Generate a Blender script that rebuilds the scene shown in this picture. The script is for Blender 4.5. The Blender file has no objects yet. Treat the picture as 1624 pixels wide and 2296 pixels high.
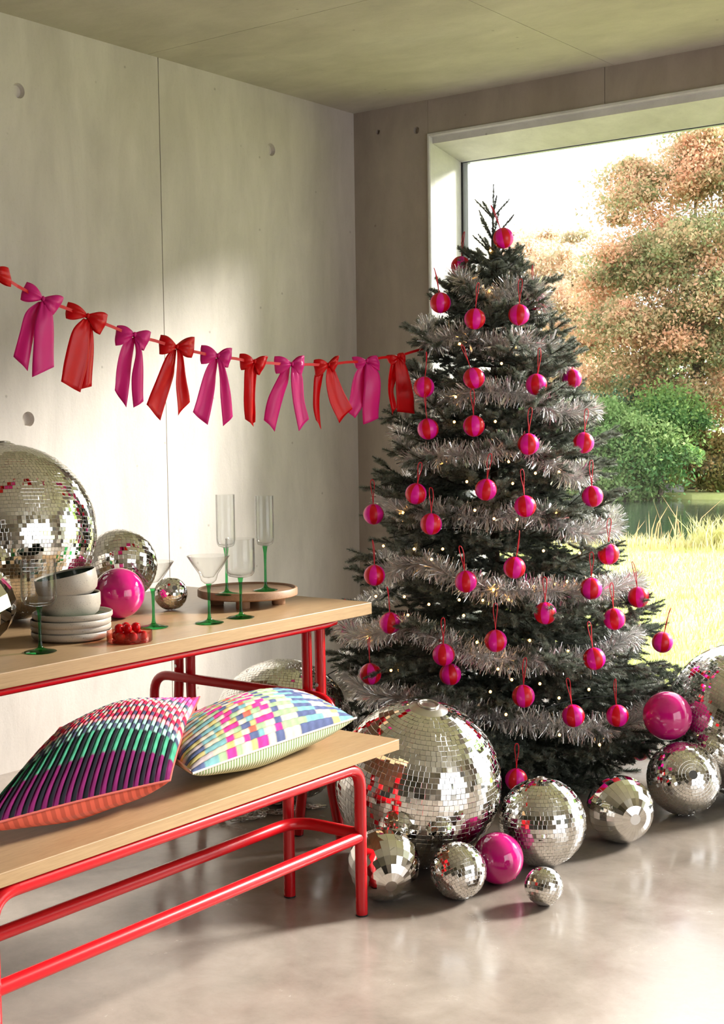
import bpy, bmesh, math, random
import numpy as np
from mathutils import Vector, Matrix

# ------------------------------------------------------------------ camera, sky, sun, exposure
scene = bpy.context.scene
col = scene.collection
PI = math.pi
H = 1.316
CAM = np.array([4.147468, -5.49306649, H])
YAW, PITCH, ROLL, FPX = -0.644527821, -0.0661214268, -0.0137144313, 3031.757
FWD = np.array([math.sin(YAW)*math.cos(PITCH), math.cos(YAW)*math.cos(PITCH), math.sin(PITCH)])
_r = np.array([math.cos(YAW), -math.sin(YAW), 0.0]); _u = np.cross(_r, FWD)
RGT = _r*math.cos(ROLL)+_u*math.sin(ROLL); UPV = -_r*math.sin(ROLL)+_u*math.cos(ROLL)
cam_d = bpy.data.cameras.new('camera'); cam = bpy.data.objects.new('camera', cam_d); col.objects.link(cam)
cam_d.sensor_fit = 'VERTICAL'; cam_d.sensor_height = 36.0; cam_d.lens = FPX/2296*36.0
cam_d.clip_start = 0.05; cam_d.clip_end = 300
M = Matrix.Identity(4)
for i in range(3):
    M[i][0], M[i][1], M[i][2], M[i][3] = RGT[i], UPV[i], -FWD[i], CAM[i]
cam.matrix_world = M
scene.camera = cam

world = bpy.data.worlds.new('sky'); scene.world = world; world.use_nodes = True
bg = world.node_tree.nodes['Background']
bg.inputs[0].default_value = (0.96, 0.97, 1.0, 1); bg.inputs[1].default_value = 2.15
SUN_DIR = Vector((-0.50, -1.0, -0.52)).normalized()
sd = bpy.data.lights.new('sun', 'SUN'); sd.energy = 10.5; sd.angle = math.radians(13.0); sd.color = (1.0, 0.955, 0.90)
sun = bpy.data.objects.new('sun', sd); col.objects.link(sun)
sun.rotation_euler = SUN_DIR.to_track_quat('-Z', 'Y').to_euler(); sun.location = (6, 8, 8)
for nm, loc, rot, sx, sy in (('portal_window', (3.1, 0.30, 1.3), (-PI/2, 0, 0), 5.4, 2.6), ('portal_side', (6.58, -3.05, 1.35), (0, PI/2, 0), 2.5, 3.4)):
    ld = bpy.data.lights.new(nm, 'AREA'); ld.shape = 'RECTANGLE'; ld.size = sx; ld.size_y = sy; ld.cycles.is_portal = True
    lo = bpy.data.objects.new(nm, ld); col.objects.link(lo); lo.location = loc; lo.rotation_euler = rot
vs = scene.view_settings
vs.view_transform = 'Standard'; vs.look = 'None'; vs.gamma = 1.0; vs.exposure = 0.76; vs.use_curve_mapping = False
cy = scene.cycles
cy.max_bounces = 6; cy.diffuse_bounces = 3; cy.glossy_bounces = 4; cy.transmission_bounces = 6; cy.transparent_max_bounces = 20
cy.use_adaptive_sampling = True; cy.adaptive_threshold = 0.12; cy.adaptive_min_samples = 16
cy.sample_clamp_indirect = 4.0; cy.caustics_reflective = False; cy.caustics_refractive = False; cy.use_denoising = True

# ------------------------------------------------------------------ helpers
def ray(x, y): return FWD + (x-812)/FPX*RGT - (y-1148)/FPX*UPV
def on(x, y, axis, val):
    d = ray(x, y); return CAM + d*(val-CAM[axis])/d[axis]
rng = np.random.default_rng(7)
random.seed(7)
def tag(o, label=None, cat=None, group=None, kind=None):
    if label: o['label'] = label
    if cat: o['category'] = cat
    if group: o['group'] = group
    if kind: o['kind'] = kind
    return o
def empty(name, loc=(0, 0, 0), rot=None):
    o = bpy.data.objects.new(name, None); col.objects.link(o); o.location = loc; o.empty_display_size = .05
    if rot is not None: o.rotation_euler = rot
    return o
def link(name, me, parent=None, mats=None, smooth=False):
    if mats is not None:
        for m in (mats if isinstance(mats, (list, tuple)) else [mats]): me.materials.append(m)
    if smooth: me.polygons.foreach_set('use_smooth', np.ones(len(me.polygons), bool))
    o = bpy.data.objects.new(name, me); col.objects.link(o)
    if parent is not None: o.parent = parent
    return o
def inst(name, me, parent=None, mw=None):
    o = bpy.data.objects.new(name, me); col.objects.link(o)
    if parent is not None: o.parent = parent
    if mw is not None: o.matrix_basis = mw
    return o
def big_mesh(name, V, F, colr=None):
    V = np.asarray(V, np.float32); F = np.asarray(F, np.int32); k = F.shape[1]
    me = bpy.data.meshes.new(name)
    me.vertices.add(len(V)); me.vertices.foreach_set('co', V.ravel())
    me.loops.add(F.size); me.loops.foreach_set('vertex_index', F.ravel())
    me.polygons.add(len(F)); me.polygons.foreach_set('loop_start', np.arange(len(F), dtype=np.int32)*k)
    me.polygons.foreach_set('use_smooth', np.zeros(len(F), bool)); me.update(calc_edges=True)
    if colr is not None: set_col(me, colr)
    return me
def set_col(me, c):
    c = np.asarray(c, np.float32)
    if c.shape[1] == 3: c = np.hstack([c, np.ones((len(c), 1), np.float32)])
    a = me.attributes.new('col', 'FLOAT_COLOR', 'POINT'); a.data.foreach_set('color', c.ravel())
class MB:
    def __init__(s): s.v = []; s.f = []; s.m = []
    def add(s, V, F, mi=0):
        b = len(s.v); s.v += [tuple(map(float, p)) for p in V]; s.f += [tuple(i+b for i in f) for f in F]; s.m += [mi]*len(F); return s
    def box(s, a, b, mi=0):
        x0, y0, z0 = a; x1, y1, z1 = b
        V = [(x0,y0,z0),(x1,y0,z0),(x1,y1,z0),(x0,y1,z0),(x0,y0,z1),(x1,y0,z1),(x1,y1,z1),(x0,y1,z1)]
        return s.add(V, [(0,3,2,1),(4,5,6,7),(0,1,5,4),(1,2,6,5),(2,3,7,6),(3,0,4,7)], mi)
    def tube(s, P, r, n=14, closed=False, cap=True, mi=0):
        P = [np.array(p, float) for p in P]; N = len(P)
        rr = r if hasattr(r, '__len__') else [r]*N
        T = []
        for i in range(N):
            a = P[(i-1) % N] if (closed or i > 0) else P[i]; b = P[(i+1) % N] if (closed or i < N-1) else P[i]
            t = b-a; T.append(t/(np.linalg.norm(t)+1e-12))
        up = np.array([0, 0, 1.0]) if abs(T[0][2]) < .9 else np.array([1.0, 0, 0])
        u = np.cross(T[0], up); u /= np.linalg.norm(u); V = []
        for i in range(N):
            u = u - T[i]*(u@T[i]); u /= np.linalg.norm(u); w = np.cross(T[i], u)
            for k in range(n):
                a = 2*PI*k/n; V.append(P[i]+rr[i]*(u*math.cos(a)+w*math.sin(a)))
        F = []
        for i in range(N if closed else N-1):
            j = (i+1) % N
            for k in range(n):
                k2 = (k+1) % n; F.append((i*n+k, i*n+k2, j*n+k2, j*n+k))
        if cap and not closed:
            F.append(tuple(range(n-1, -1, -1))); F.append(tuple((N-1)*n+k for k in range(n)))
        return s.add(V, F, mi)
    def lathe(s, prof, n=40, c=(0, 0, 0), mi=0):
        V = []; F = []; m = len(prof)
        for r, z in prof:
            for k in range(n):
                a = 2*PI*k/n; V.append((c[0]+r*math.cos(a), c[1]+r*math.sin(a), c[2]+z))
        for i in range(m-1):
            for k in range(n):
                k2 = (k+1) % n; F.append((i*n+k, i*n+k2, (i+1)*n+k2, (i+1)*n+k))
        return s.add(V, F, mi)
    def build(s, name, mats, parent=None, smooth=False, bevel=0, weld=False):
        me = bpy.data.meshes.new(name); me.from_pydata(s.v, [], s.f)
        if weld:
            bm = bmesh.new(); bm.from_mesh(me); bmesh.ops.remove_doubles(bm, verts=bm.verts, dist=1e-5); bm.to_mesh(me); bm.free()
        else: me.polygons.foreach_set('material_index', s.m)
        me.update()
        o = link(name, me, parent, mats)
        if bevel:
            b = o.modifiers.new('bevel', 'BEVEL'); b.width = bevel; b.segments = 2; b.limit_method = 'ANGLE'; b.angle_limit = .6
        if smooth:
            me.polygons.foreach_set('use_smooth', np.ones(len(me.polygons), bool))
            me.set_sharp_from_angle(angle=math.radians(40))
        return o
def bez(p0, p1, p2, n=8):
    p0, p1, p2 = (np.array(p, float) for p in (p0, p1, p2))
    return [p0*(1-t)**2+2*p1*t*(1-t)+p2*t*t for t in np.linspace(0, 1, n)]
def rounded(P, r, n=9):
    P = [np.array(p, float) for p in P]; out = [P[0]]
    for i in range(1, len(P)-1):
        a = P[i-1]-P[i]; b = P[i+1]-P[i]; la = np.linalg.norm(a); lb = np.linalg.norm(b); d = min(r, la*.49, lb*.49)
        out += bez(P[i]+a/la*d, P[i], P[i]+b/lb*d, n)
    return out+[P[-1]]
def catmull(P, n=8):
    P = [np.array(p, float) for p in P]; Q = [2*P[0]-P[1]]+P+[2*P[-1]-P[-2]]; out = []
    for i in range(1, len(Q)-2):
        for t in np.linspace(0, 1, n, endpoint=False):
            out.append(.5*((2*Q[i])+(-Q[i-1]+Q[i+1])*t+(2*Q[i-1]-5*Q[i]+4*Q[i+1]-Q[i+2])*t*t+(-Q[i-1]+3*Q[i]-3*Q[i+1]+Q[i+2])*t**3))
    return out+[P[-1]]
def frame_to(zaxis, spin=0.0):
    z = Vector(zaxis).normalized(); q = z.to_track_quat('Z', 'Y')
    return q.to_matrix().to_4x4() @ Matrix.Rotation(spin, 4, 'Z')

# ------------------------------------------------------------------ materials
def new_mat(name):
    m = bpy.data.materials.new(name); m.use_nodes = True
    nt = m.node_tree; return m, nt, nt.nodes['Principled BSDF']
def setp(b, **k):
    names = dict(rough='Roughness', metal='Metallic', spec='Specular IOR Level', coat='Coat Weight', coatr='Coat Roughness', sheen='Sheen Weight', sheenr='Sheen Roughness',
                 trans='Transmission Weight', ior='IOR', aniso='Anisotropic')
    for a, v in k.items(): b.inputs[names[a]].default_value = v
def plain(name, c, **k):
    m, nt, b = new_mat(name); b.inputs['Base Color'].default_value = (*c, 1); setp(b, **k); return m
def nnode(nt, t, **k):
    n = nt.nodes.new(t)
    for a, v in k.items():
        if a in n.inputs: n.inputs[a].default_value = v
        else: setattr(n, a, v)
    return n
def ramp(nt, stops):
    r = nt.nodes.new('ShaderNodeValToRGB'); e = r.color_ramp.elements
    while len(e) < len(stops): e.new(.5)
    for i, (p, c) in enumerate(stops): e[i].position = p; e[i].color = (*c, 1)
    return r
def mixc(nt, a, b, fac=None, mode='MIX', f=.5):
    n = nt.nodes.new('ShaderNodeMix'); n.data_type = 'RGBA'; n.blend_type = mode; n.inputs[0].default_value = f
    if fac is not None: nt.links.new(fac, n.inputs[0])
    for i, s in ((6, a), (7, b)):
        if isinstance(s, tuple): n.inputs[i].default_value = (*s, 1)
        else: nt.links.new(s, n.inputs[i])
    return n.outputs[2]
def bump(nt, h, strength, dist=.01, nrm=None):
    n = nt.nodes.new('ShaderNodeBump'); n.inputs['Strength'].default_value = strength; n.inputs['Distance'].default_value = dist
    nt.links.new(h, n.inputs['Height'])
    if nrm is not None: nt.links.new(nrm, n.inputs['Normal'])
    return n.outputs['Normal']
def coords(nt, scale=(1, 1, 1)):
    tc = nt.nodes.new('ShaderNodeTexCoord'); mp = nt.nodes.new('ShaderNodeMapping'); mp.inputs['Scale'].default_value = scale
    nt.links.new(tc.outputs['Object'], mp.inputs['Vector']); return mp.outputs['Vector']
def noise(nt, vec, scale, detail=6, rough=.6, dist=0):
    n = nt.nodes.new('ShaderNodeTexNoise'); n.inputs['Scale'].default_value = scale; n.inputs['Detail'].default_value = detail
    n.inputs['Roughness'].default_value = rough; n.inputs['Distortion'].default_value = dist; nt.links.new(vec, n.inputs['Vector']); return n.outputs['Fac']
def concrete(name, c0, c1, c2, streak=(1, 1, 1), rough=.75, floor=False):
    m, nt, b = new_mat(name)
    v = coords(nt, streak); v1 = coords(nt)
    big = noise(nt, v, 1.3, 5, .55, .4); med = noise(nt, v, 5.5, 8, .65, .3); fine = noise(nt, v1, 90, 4, .7)
    base = ramp(nt, [(.30, c0), (.5, c1), (.70, c2)]); nt.links.new(big, base.inputs['Fac'])
    medr = ramp(nt, [(.3, (.78, .77, .76) if floor else (.86, .86, .86)), (.7, (1.14, 1.14, 1.14) if floor else (1.1, 1.1, 1.1))]); nt.links.new(med, medr.inputs['Fac'])
    c = mixc(nt, base.outputs['Color'], medr.outputs['Color'], mode='MULTIPLY', f=1.0)
    fr = ramp(nt, [(.28, (.80, .78, .75)), (.45, (1, 1, 1))]); nt.links.new(fine, fr.inputs['Fac'])
    c = mixc(nt, c, fr.outputs['Color'], mode='MULTIPLY', f=.35)
    vor = nt.nodes.new('ShaderNodeTexVoronoi'); vor.inputs['Scale'].default_value = 7; nt.links.new(v1, vor.inputs['Vector'])
    vr = ramp(nt, [(.02, (.45, .42, .38)), (.055, (1, 1, 1))]); nt.links.new(vor.outputs['Distance'], vr.inputs['Fac'])
    if not floor: c = mixc(nt, c, vr.outputs['Color'], mode='MULTIPLY', f=.6)
    nt.links.new(c, b.inputs['Base Color'])
    if floor:
        rr = ramp(nt, [(.3, (.10,)*3), (.7, (.30,)*3)]); nt.links.new(med, rr.inputs['Fac']); nt.links.new(rr.outputs['Color'], b.inputs['Roughness'])
        setp(b, spec=.5)
        nt.links.new(bump(nt, big, .12, .02), b.inputs['Normal'])
    else:
        setp(b, rough=rough, spec=.3)
        n1 = bump(nt, fine, .10, .004); nt.links.new(bump(nt, med, .12, .012, n1), b.inputs['Normal'])
    return m
M_wall = concrete('concrete_wall', (.50, .45, .40), (.605, .55, .50), (.69, .635, .585), (1, 1, .28))
M_back = concrete('dark_back_wall', (.12, .105, .09), (.16, .14, .12), (.20, .18, .16))
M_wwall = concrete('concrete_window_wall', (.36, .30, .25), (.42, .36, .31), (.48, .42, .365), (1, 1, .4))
M_ceil = concrete('concrete_ceiling', (.47, .43, .36), (.53, .49, .415), (.58, .545, .475), (.6, 1, 1))
M_floor = concrete('polished_concrete_floor', (.26, .215, .18), (.345, .295, .25), (.44, .385, .335), rough=.25, floor=True)
M_reveal = concrete('concrete_reveal', (.68, .67, .64), (.75, .74, .71), (.80, .79, .77))
M_gasket = plain('black_gasket', (.02, .02, .022), rough=.5)
M_alu = plain('window_aluminium', (.55, .60, .65), rough=.35, metal=.15)
def wood(name, c0, c1, axis_scale, rough=.42):
    m, nt, b = new_mat(name); v = coords(nt, axis_scale)
    n1 = noise(nt, v, 6, 6, .6, .8); n2 = noise(nt, v, 40, 3, .6, .2)
    r = ramp(nt, [(.3, c0), (.7, c1)]); nt.links.new(n1, r.inputs['Fac'])
    r2 = ramp(nt, [(.35, (.86, .84, .80)), (.6, (1.03, 1.03, 1.03))]); nt.links.new(n2, r2.inputs['Fac'])
    nt.links.new(mixc(nt, r.outputs['Color'], r2.outputs['Color'], mode='MULTIPLY', f=1.0), b.inputs['Base Color'])
    setp(b, rough=rough, spec=.4); nt.links.new(bump(nt, n2, .05, .002), b.inputs['Normal']); return m
M_oak = wood('oak_laminate', (.43, .275, .145), (.50, .335, .185), (8, .6, 8), .30)
M_oake = wood('oak_edge_band', (.40, .255, .13), (.47, .31, .165), (3, .5, 30), .45)
M_tray = wood('walnut_tray', (.33, .185, .105), (.42, .25, .15), (1.2, 9, 9), .5)
M_red = plain('red_gloss_paint', (.58, .006, .012), rough=.24, spec=.45, coat=.15, coatr=.08)
M_black = plain('black_rubber', (.015, .015, .015), rough=.6)
M_steel = plain('screw_steel', (.6, .6, .6), rough=.3, metal=1)
M_mirror = plain('mirror_tile', (.90, .885, .85), rough=.015, metal=1)
M_grout = plain('silver_grout', (.62, .61, .60), rough=.35, metal=.7)
M_groutd = plain('dark_grout', (.10, .095, .09), rough=.5)
M_cap = plain('brushed_cap', (.72, .69, .65), rough=.28, metal=1)
M_pink = plain('glossy_pink_plastic', (.70, .005, .22), rough=.06, spec=.6, coat=.6, coatr=.03)
def satin(name, c, sh=.4):
    m, nt, b = new_mat(name); v = coords(nt, (60, 60, 260)); n = noise(nt, v, 3, 2, .5)
    b.inputs['Base Color'].default_value = (*c, 1); setp(b, rough=.36, spec=.55)
    nt.links.new(bump(nt, n, .04, .001), b.inputs['Normal'])
    tr = nt.nodes.new('ShaderNodeBsdfTranslucent'); tr.inputs[0].default_value = (*c, 1)
    mx = nt.nodes.new('ShaderNodeMixShader'); mx.inputs[0].default_value = .35
    out = nt.nodes['Material Output']; nt.links.new(b.outputs[0], mx.inputs[1]); nt.links.new(tr.outputs[0], mx.inputs[2]); nt.links.new(mx.outputs[0], out.inputs[0])
    return m
M_spink = satin('pink_satin', (.90, .030, .34)); M_sred = satin('red_satin', (.84, .003, .008), .25)
M_bpink = plain('pink_satin_thread', (1.0, .008, .42), rough=.32, spec=.5); M_bred = plain('red_satin_thread', (.80, .002, .016), rough=.32, spec=.5)
M_cord = plain('red_cord', (.72, .008, .03), rough=.5)
def thin_glass(name, c=(1, 1, 1), f0=.045, rough=0.0):
    # a thin clear sheet: see-through, with a Schlick-weighted mirror on both of its faces
    m, nt, b = new_mat(name); nt.nodes.remove(b)
    lw = nt.nodes.new('ShaderNodeLayerWeight'); lw.inputs['Blend'].default_value = .5
    pw = nt.nodes.new('ShaderNodeMath'); pw.operation = 'POWER'; pw.inputs[1].default_value = 4.5; nt.links.new(lw.outputs['Facing'], pw.inputs[0])
    ma = nt.nodes.new('ShaderNodeMath'); ma.operation = 'MULTIPLY_ADD'; ma.inputs[1].default_value = 1-f0; ma.inputs[2].default_value = f0; nt.links.new(pw.outputs[0], ma.inputs[0])
    t = nt.nodes.new('ShaderNodeBsdfTransparent'); p2 = nt.nodes.new('ShaderNodeMath'); p2.operation = 'POWER'; p2.inputs[1].default_value = 3.0; nt.links.new(lw.outputs['Facing'], p2.inputs[0])   # longer path through the glass at grazing view
    nt.links.new(mixc(nt, c, tuple(x*x*.55 for x in c), p2.outputs[0]), t.inputs[0])
    g = nt.nodes.new('ShaderNodeBsdfGlossy'); g.inputs['Roughness'].default_value = rough
    mx = nt.nodes.new('ShaderNodeMixShader'); nt.links.new(ma.outputs[0], mx.inputs[0]); nt.links.new(t.outputs[0], mx.inputs[1]); nt.links.new(g.outputs[0], mx.inputs[2])
    nt.links.new(mx.outputs[0], nt.nodes['Material Output'].inputs[0]); return m
M_pane = thin_glass('window_glass', (.985, .99, .985), .03)
M_glass = thin_glass('clear_glass', (.965, .97, .965), .03)
M_green = thin_glass('green_glass', (.22, .72, .36), .04)
M_redglass = thin_glass('pink_tinted_glass', (.97, .68, .62), .04)
M_sweet = plain('red_candy', (.75, .006, .01), rough=.08, trans=.45, ior=1.35)
def speckle(name, c):
    m, nt, b = new_mat(name); v = coords(nt); n = noise(nt, v, 420, 2, .5)
    r = ramp(nt, [(.30, tuple(x*.55 for x in c)), (.40, c)]); nt.links.new(n, r.inputs['Fac']); nt.links.new(r.outputs['Color'], b.inputs['Base Color']); setp(b, rough=.38); return m
M_stone = speckle('speckled_stoneware', (.50, .44, .37)); M_gglaze = plain('green_glaze', (.13, .23, .16), rough=.16, coat=.3); M_dglaze = plain('dark_green_glaze', (.03, .045, .032), rough=.15, coat=.3)
def attr_mat(name, rough=.8, transl=0, spec=.3, sheen=0, metal=0):
    m, nt, b = new_mat(name); a = nt.nodes.new('ShaderNodeAttribute'); a.attribute_name = 'col'
    nt.links.new(a.outputs['Color'], b.inputs['Base Color']); setp(b, rough=rough, spec=spec, sheen=sheen, metal=metal)
    if transl:
        tr = nt.nodes.new('ShaderNodeBsdfTranslucent'); nt.links.new(a.outputs['Color'], tr.inputs[0])
        mx = nt.nodes.new('ShaderNodeMixShader'); mx.inputs[0].default_value = transl
        nt.links.new(b.outputs[0], mx.inputs[1]); nt.links.new(tr.outputs[0], mx.inputs[2]); nt.links.new(mx.outputs[0], nt.nodes['Material Output'].inputs[0])
    return m
M_needle = attr_mat('spruce_needles', .55, 0.22, .4); M_yarn = attr_mat('woven_yarn', .95, 0, .12, 0); M_leaf = attr_mat('leaves', .6, .5, .3)
M_blade = attr_mat('grass_blades', .7, .5, .2)
M_bark = plain('bark', (.09, .06, .04), rough=.9)
M_tinsel = plain('silver_tinsel', (.90, .88, .87), rough=.30, metal=1)
M_cable = plain('dark_green_cable', (.008, .014, .012), rough=.5)
M_bulb, _nt, _b = new_mat('warm_bulb'); _b.inputs['Emission Color'].default_value = (1, .46, .10, 1); _b.inputs['Emission Strength'].default_value = 7
def emis_none(m):
    try: m.cycles.emission_sampling = 'NONE'
    except Exception: pass
emis_none(M_bulb)

# ------------------------------------------------------------------ the room
RX, RY, CH = 6.6, -8.0, 2.858
def struct(o): o['kind'] = 'structure'; return o
struct(MB().box((-.3, RY-.3, -.2), (RX+.3, .52, 0)).build('floor', M_floor))
def holed_panel(name, o, du, dv, n, U, Vv, depth, holes, mat, parent, hr=.022):
    # a flat slab: origin o, edge directions du (length U) and dv (length Vv), front normal n, with round tie holes
    o, du, dv, n = (np.array(a, float) for a in (o, du, dv, n)); e = .003
    bm = bmesh.new()
    def P(u, v, d=0): return Vector(o+du*u+dv*v-n*d)
    outer = [bm.verts.new(P(u, v)) for u, v in ((e, 0), (U-e, 0), (U, e), (U, Vv-e), (U-e, Vv), (e, Vv), (0, Vv-e), (0, e))]
    edges = [bm.edges.new((outer[i], outer[(i+1) % 8])) for i in range(8)]
    rings = []
    for (u, v, r) in holes:
        ring = [bm.verts.new(P(u+r*math.cos(a), v+r*math.sin(a))) for a in np.linspace(0, 2*PI, 20, endpoint=False)]
        edges += [bm.edges.new((ring[i], ring[(i+1) % 20])) for i in range(20)]; rings.append((ring, u, v, r))
    bmesh.ops.triangle_fill(bm, use_beauty=True, edges=edges, normal=Vector(n))
    back = [bm.verts.new(P(*((a.co-Vector(o)).dot(Vector(du)), (a.co-Vector(o)).dot(Vector(dv))), depth)) for a in outer]
    for i in range(8): bm.faces.new((outer[i], back[i], back[(i+1) % 8], outer[(i+1) % 8]))
    for ring, u, v, r in rings:
        low = [bm.verts.new(P(u+.8*r*math.cos(a), v+.8*r*math.sin(a), min(.018, depth))) for a in np.linspace(0, 2*PI, 20, endpoint=False)]
        for i in range(20): bm.faces.new((ring[i], ring[(i+1) % 20], low[(i+1) % 20], low[i]))
        bm.faces.new(low)
    bmesh.ops.recalc_face_normals(bm, faces=bm.faces)
    me = bpy.data.meshes.new(name); bm.to_mesh(me); bm.free()
    return link(name, me, parent, mat)
J = .0028
wl = struct(MB().box((-.3, RY, 0), (-.022, .52, CH)).build('wall_left', M_wall))
for y0, y1, hs in ((0, -1.36, (-.639,)), (-1.36, -4.10, (-2.098, -3.36)), (-4.10, -6.84, (-4.84, -6.1)), (-6.84, RY, ())):
    holes = [(y0-h, z, .034) for h in hs for z in (2.585, 1.346)]
    holed_panel('concrete_panel', (0, y0-(J/2 if y0 else 0), 0), (0, -1, 0), (0, 0, 1), (1, 0, 0), abs(y1-y0)-J, CH, .02, [(u, v, r*1.25 if (abs(u-.639) > .1) else r*.85) for u, v, r in holes if not (y0 == 0 and v < 2)], M_wall, wl)
# window wall: pier, header and a low kerb, thick as the outer reveal shows
WX0, WX1, WH = .447, 5.9, 2.698
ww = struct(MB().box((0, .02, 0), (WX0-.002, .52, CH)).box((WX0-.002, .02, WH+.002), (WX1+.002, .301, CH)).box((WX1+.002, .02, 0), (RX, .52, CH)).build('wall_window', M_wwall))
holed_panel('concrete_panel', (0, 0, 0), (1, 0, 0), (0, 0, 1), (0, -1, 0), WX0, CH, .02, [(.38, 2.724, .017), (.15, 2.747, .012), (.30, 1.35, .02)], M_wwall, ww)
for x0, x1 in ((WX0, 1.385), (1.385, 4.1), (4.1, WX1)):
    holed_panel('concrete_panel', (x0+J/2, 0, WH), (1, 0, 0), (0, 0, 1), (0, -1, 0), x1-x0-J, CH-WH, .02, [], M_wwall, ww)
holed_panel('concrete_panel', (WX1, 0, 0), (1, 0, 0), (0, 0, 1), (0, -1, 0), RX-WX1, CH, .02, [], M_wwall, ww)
# the pale lip and lining round the opening
t1 = MB()
def sweep(prof, pts):   # prof: list of (inset, depth); frame: left side up, head along
    rows = []
    for ins, d in prof:
        rows.append([(WX0+ins, d, 0), (WX0+ins, d, WH-ins), (WX1-ins, d, WH-ins), (WX1-ins, d, 0)])
    V = [p for r in rows for p in r]; F = []
    for i in range(len(rows)-1):
        for k in range(3): F.append((i*4+k, i*4+k+1, (i+1)*4+k+1, (i+1)*4+k))
    t1.add(V, F)
sweep([(0, .03), (0, -.006), (.004, -.012), (.013, -.012), (.017, -.006), (.019, .03), (.019, .262)], None)
o = struct(t1.build('trim_1', M_reveal)); 
hd = MB(); hd.add([(WX0+.019, .012, 2.650), (WX1-.019, .012, 2.650), (WX1-.019, .262, 2.598), (WX0+.019, .262, 2.598), (WX0+.019, .012, 2.685), (WX1-.019, .012, 2.685), (WX1-.019, .262, 2.685), (WX0+.019, .262, 2.685)],
    [(0, 1, 2, 3), (4, 7, 6, 5), (0, 4, 5, 1), (2, 6, 7, 3), (0, 3, 7, 4), (1, 5, 6, 2)]).build('head_panel', M_reveal, o)
# outer lining beyond the glass
ol = MB().box((WX0-.002, .30, 0), (WX0+.021, .52, WH+.002)).box((WX1-.02, .30, 0), (WX1+.002, .52, WH+.002)); ol.build('outer_reveal', M_reveal, o)
w1 = struct(MB().box((WX0+.019, .262, 0), (WX0+.0225, .272, 2.598)).box((WX0+.0225, .266, 2.595), (WX1-.019, .272, 2.598)).build('window_1', M_gasket))
MB().box((WX0+.021, .272, 0), (WX0+.052, .300, 2.61)).build('frame_post', M_alu, w1, bevel=.003)
MB().box((WX0+.052, .272, 2.594), (WX1-.02, .300, 2.612)).build('head_rail', M_alu, w1)
MB().box((WX0+.052, .272, -.01), (WX1-.02, .300, .03)).build('bottom_rail', M_alu, w1)
MB().box((3.72, .272, .03), (3.77, .300, 2.594)).build('mullion', M_alu, w1)
for a, b in ((WX0+.05, 3.72), (3.77, WX1-.02)): MB().box((a, .283, .03), (b, .289, 2.596)).build('pane', M_pane, w1)
# ceiling panels
ce = struct(MB().box((-.3, RY-.3, CH+.022), (RX+.3, .52, CH+.25)).build('ceiling', M_ceil))
for x0, x1 in ((0, 1.43), (1.43, 4.15), (4.15, RX)):
    for y0, y1 in ((0, -1.42), (-1.42, -4.14), (-4.14, RY)):
        MB().box((x0+(J/2 if x0 else 0), y1+J/2, CH), (x1-J/2, y0-(J/2 if y0 else 0), CH+.022)).build('concrete_panel', M_ceil, ce)
# walls behind the camera (the right one gets an added window for fill light)
struct(MB().box((-.3, RY-.3, 0), (RX+.3, RY, CH+.022)).build('wall_back', M_back))
wr = struct(MB().box((RX, RY, 0), (RX+.3, -4.8, CH)).box((RX, -1.3, 0), (RX+.3, .52, CH)).box((RX, -4.8, 2.6), (RX+.3, -1.3, CH)).build('wall_right', M_wall))
w2 = struct(MB().box((RX+.1, -4.8, 0), (RX+.16, -4.75, 2.6)).box((RX+.1, -1.35, 0), (RX+.16, -1.3, 2.6)).box((RX+.1, -3.08, .0), (RX+.16, -3.02, 2.6)).build('added_window', M_alu))
for a, b in ((-4.75, -3.08), (-3.02, -1.35)): MB().box((RX+.125, a, 0), (RX+.131, b, 2.6)).build('pane', M_pane, w2)
# ------------------------------------------------------------------ table and benches
def tube_part(name, P, r, parent, mat=None, n=16): return MB().tube(P, r, n).build(name, mat or M_red, parent, smooth=True)
TZ = .75; TX0, TX1, TY0, TY1 = .80, 1.622, -2.088, -4.05
def board(name, x0, x1, y0, y1, z0, z1, parent):
    o = MB().box((x0, y1, z0), (x1, y0, z1)).build(name, [M_oak, M_oake], parent, bevel=.002)
    for p in o.data.polygons: p.material_index = 0 if abs(p.normal.z) > .5 else 1
    return o
tb = tag(empty('dining_table', (1.21, -3.07, 0)), 'long oak-topped table with red tubular legs set with glasses and mirror balls', 'table')
def wp(o, parent):   # keep world coordinates under an Empty that is not at the origin
    o.matrix_parent_inverse = Matrix.Translation(-Vector(parent.location)); return o
wp(board('table_top', TX0, TX1, TY0, TY1, .712, TZ, tb), tb)
R = .0165
for yy, sgn in ((-2.225, 1), (-3.91, -1)):
    for mx in (0, 1):
        X = lambda x: x if mx == 0 else 2.422-x
        l1 = wp(tube_part('leg', rounded([(X(1.464), yy, .712), (X(1.467), yy, .36), (X(1.417), yy, 0)], .12), R, tb), tb)
        l2 = wp(tube_part('leg', rounded([(X(1.519), yy, .712), (X(1.521), yy, .40), (X(1.548), yy, .23), (X(1.596), yy, 0)], .12), R, tb), tb)
        MB().tube([(X(1.417), yy, 0), (X(1.417), yy, .004)], R*1.03, 16).build('foot_cap', M_black, l1); MB().tube([(X(1.597), yy, 0), (X(1.597), yy, .004)], R*1.03, 16).build('foot_cap', M_black, l2)
        MB().tube([(X(1.519)+.0, yy-R-.0005, .50), (X(1.519), yy-R-.003, .50)], .006, 12).build('screw', M_steel, l2)
    wp(tube_part('stretcher', rounded([(.872, yy-.034, .20), (.815, yy-.034, .30), (.815, yy-.034, .468), (1.595, yy-.034, .468), (1.595, yy-.034, .30), (1.553, yy-.034, .20)], .075), R*.98, tb), tb)
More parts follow.
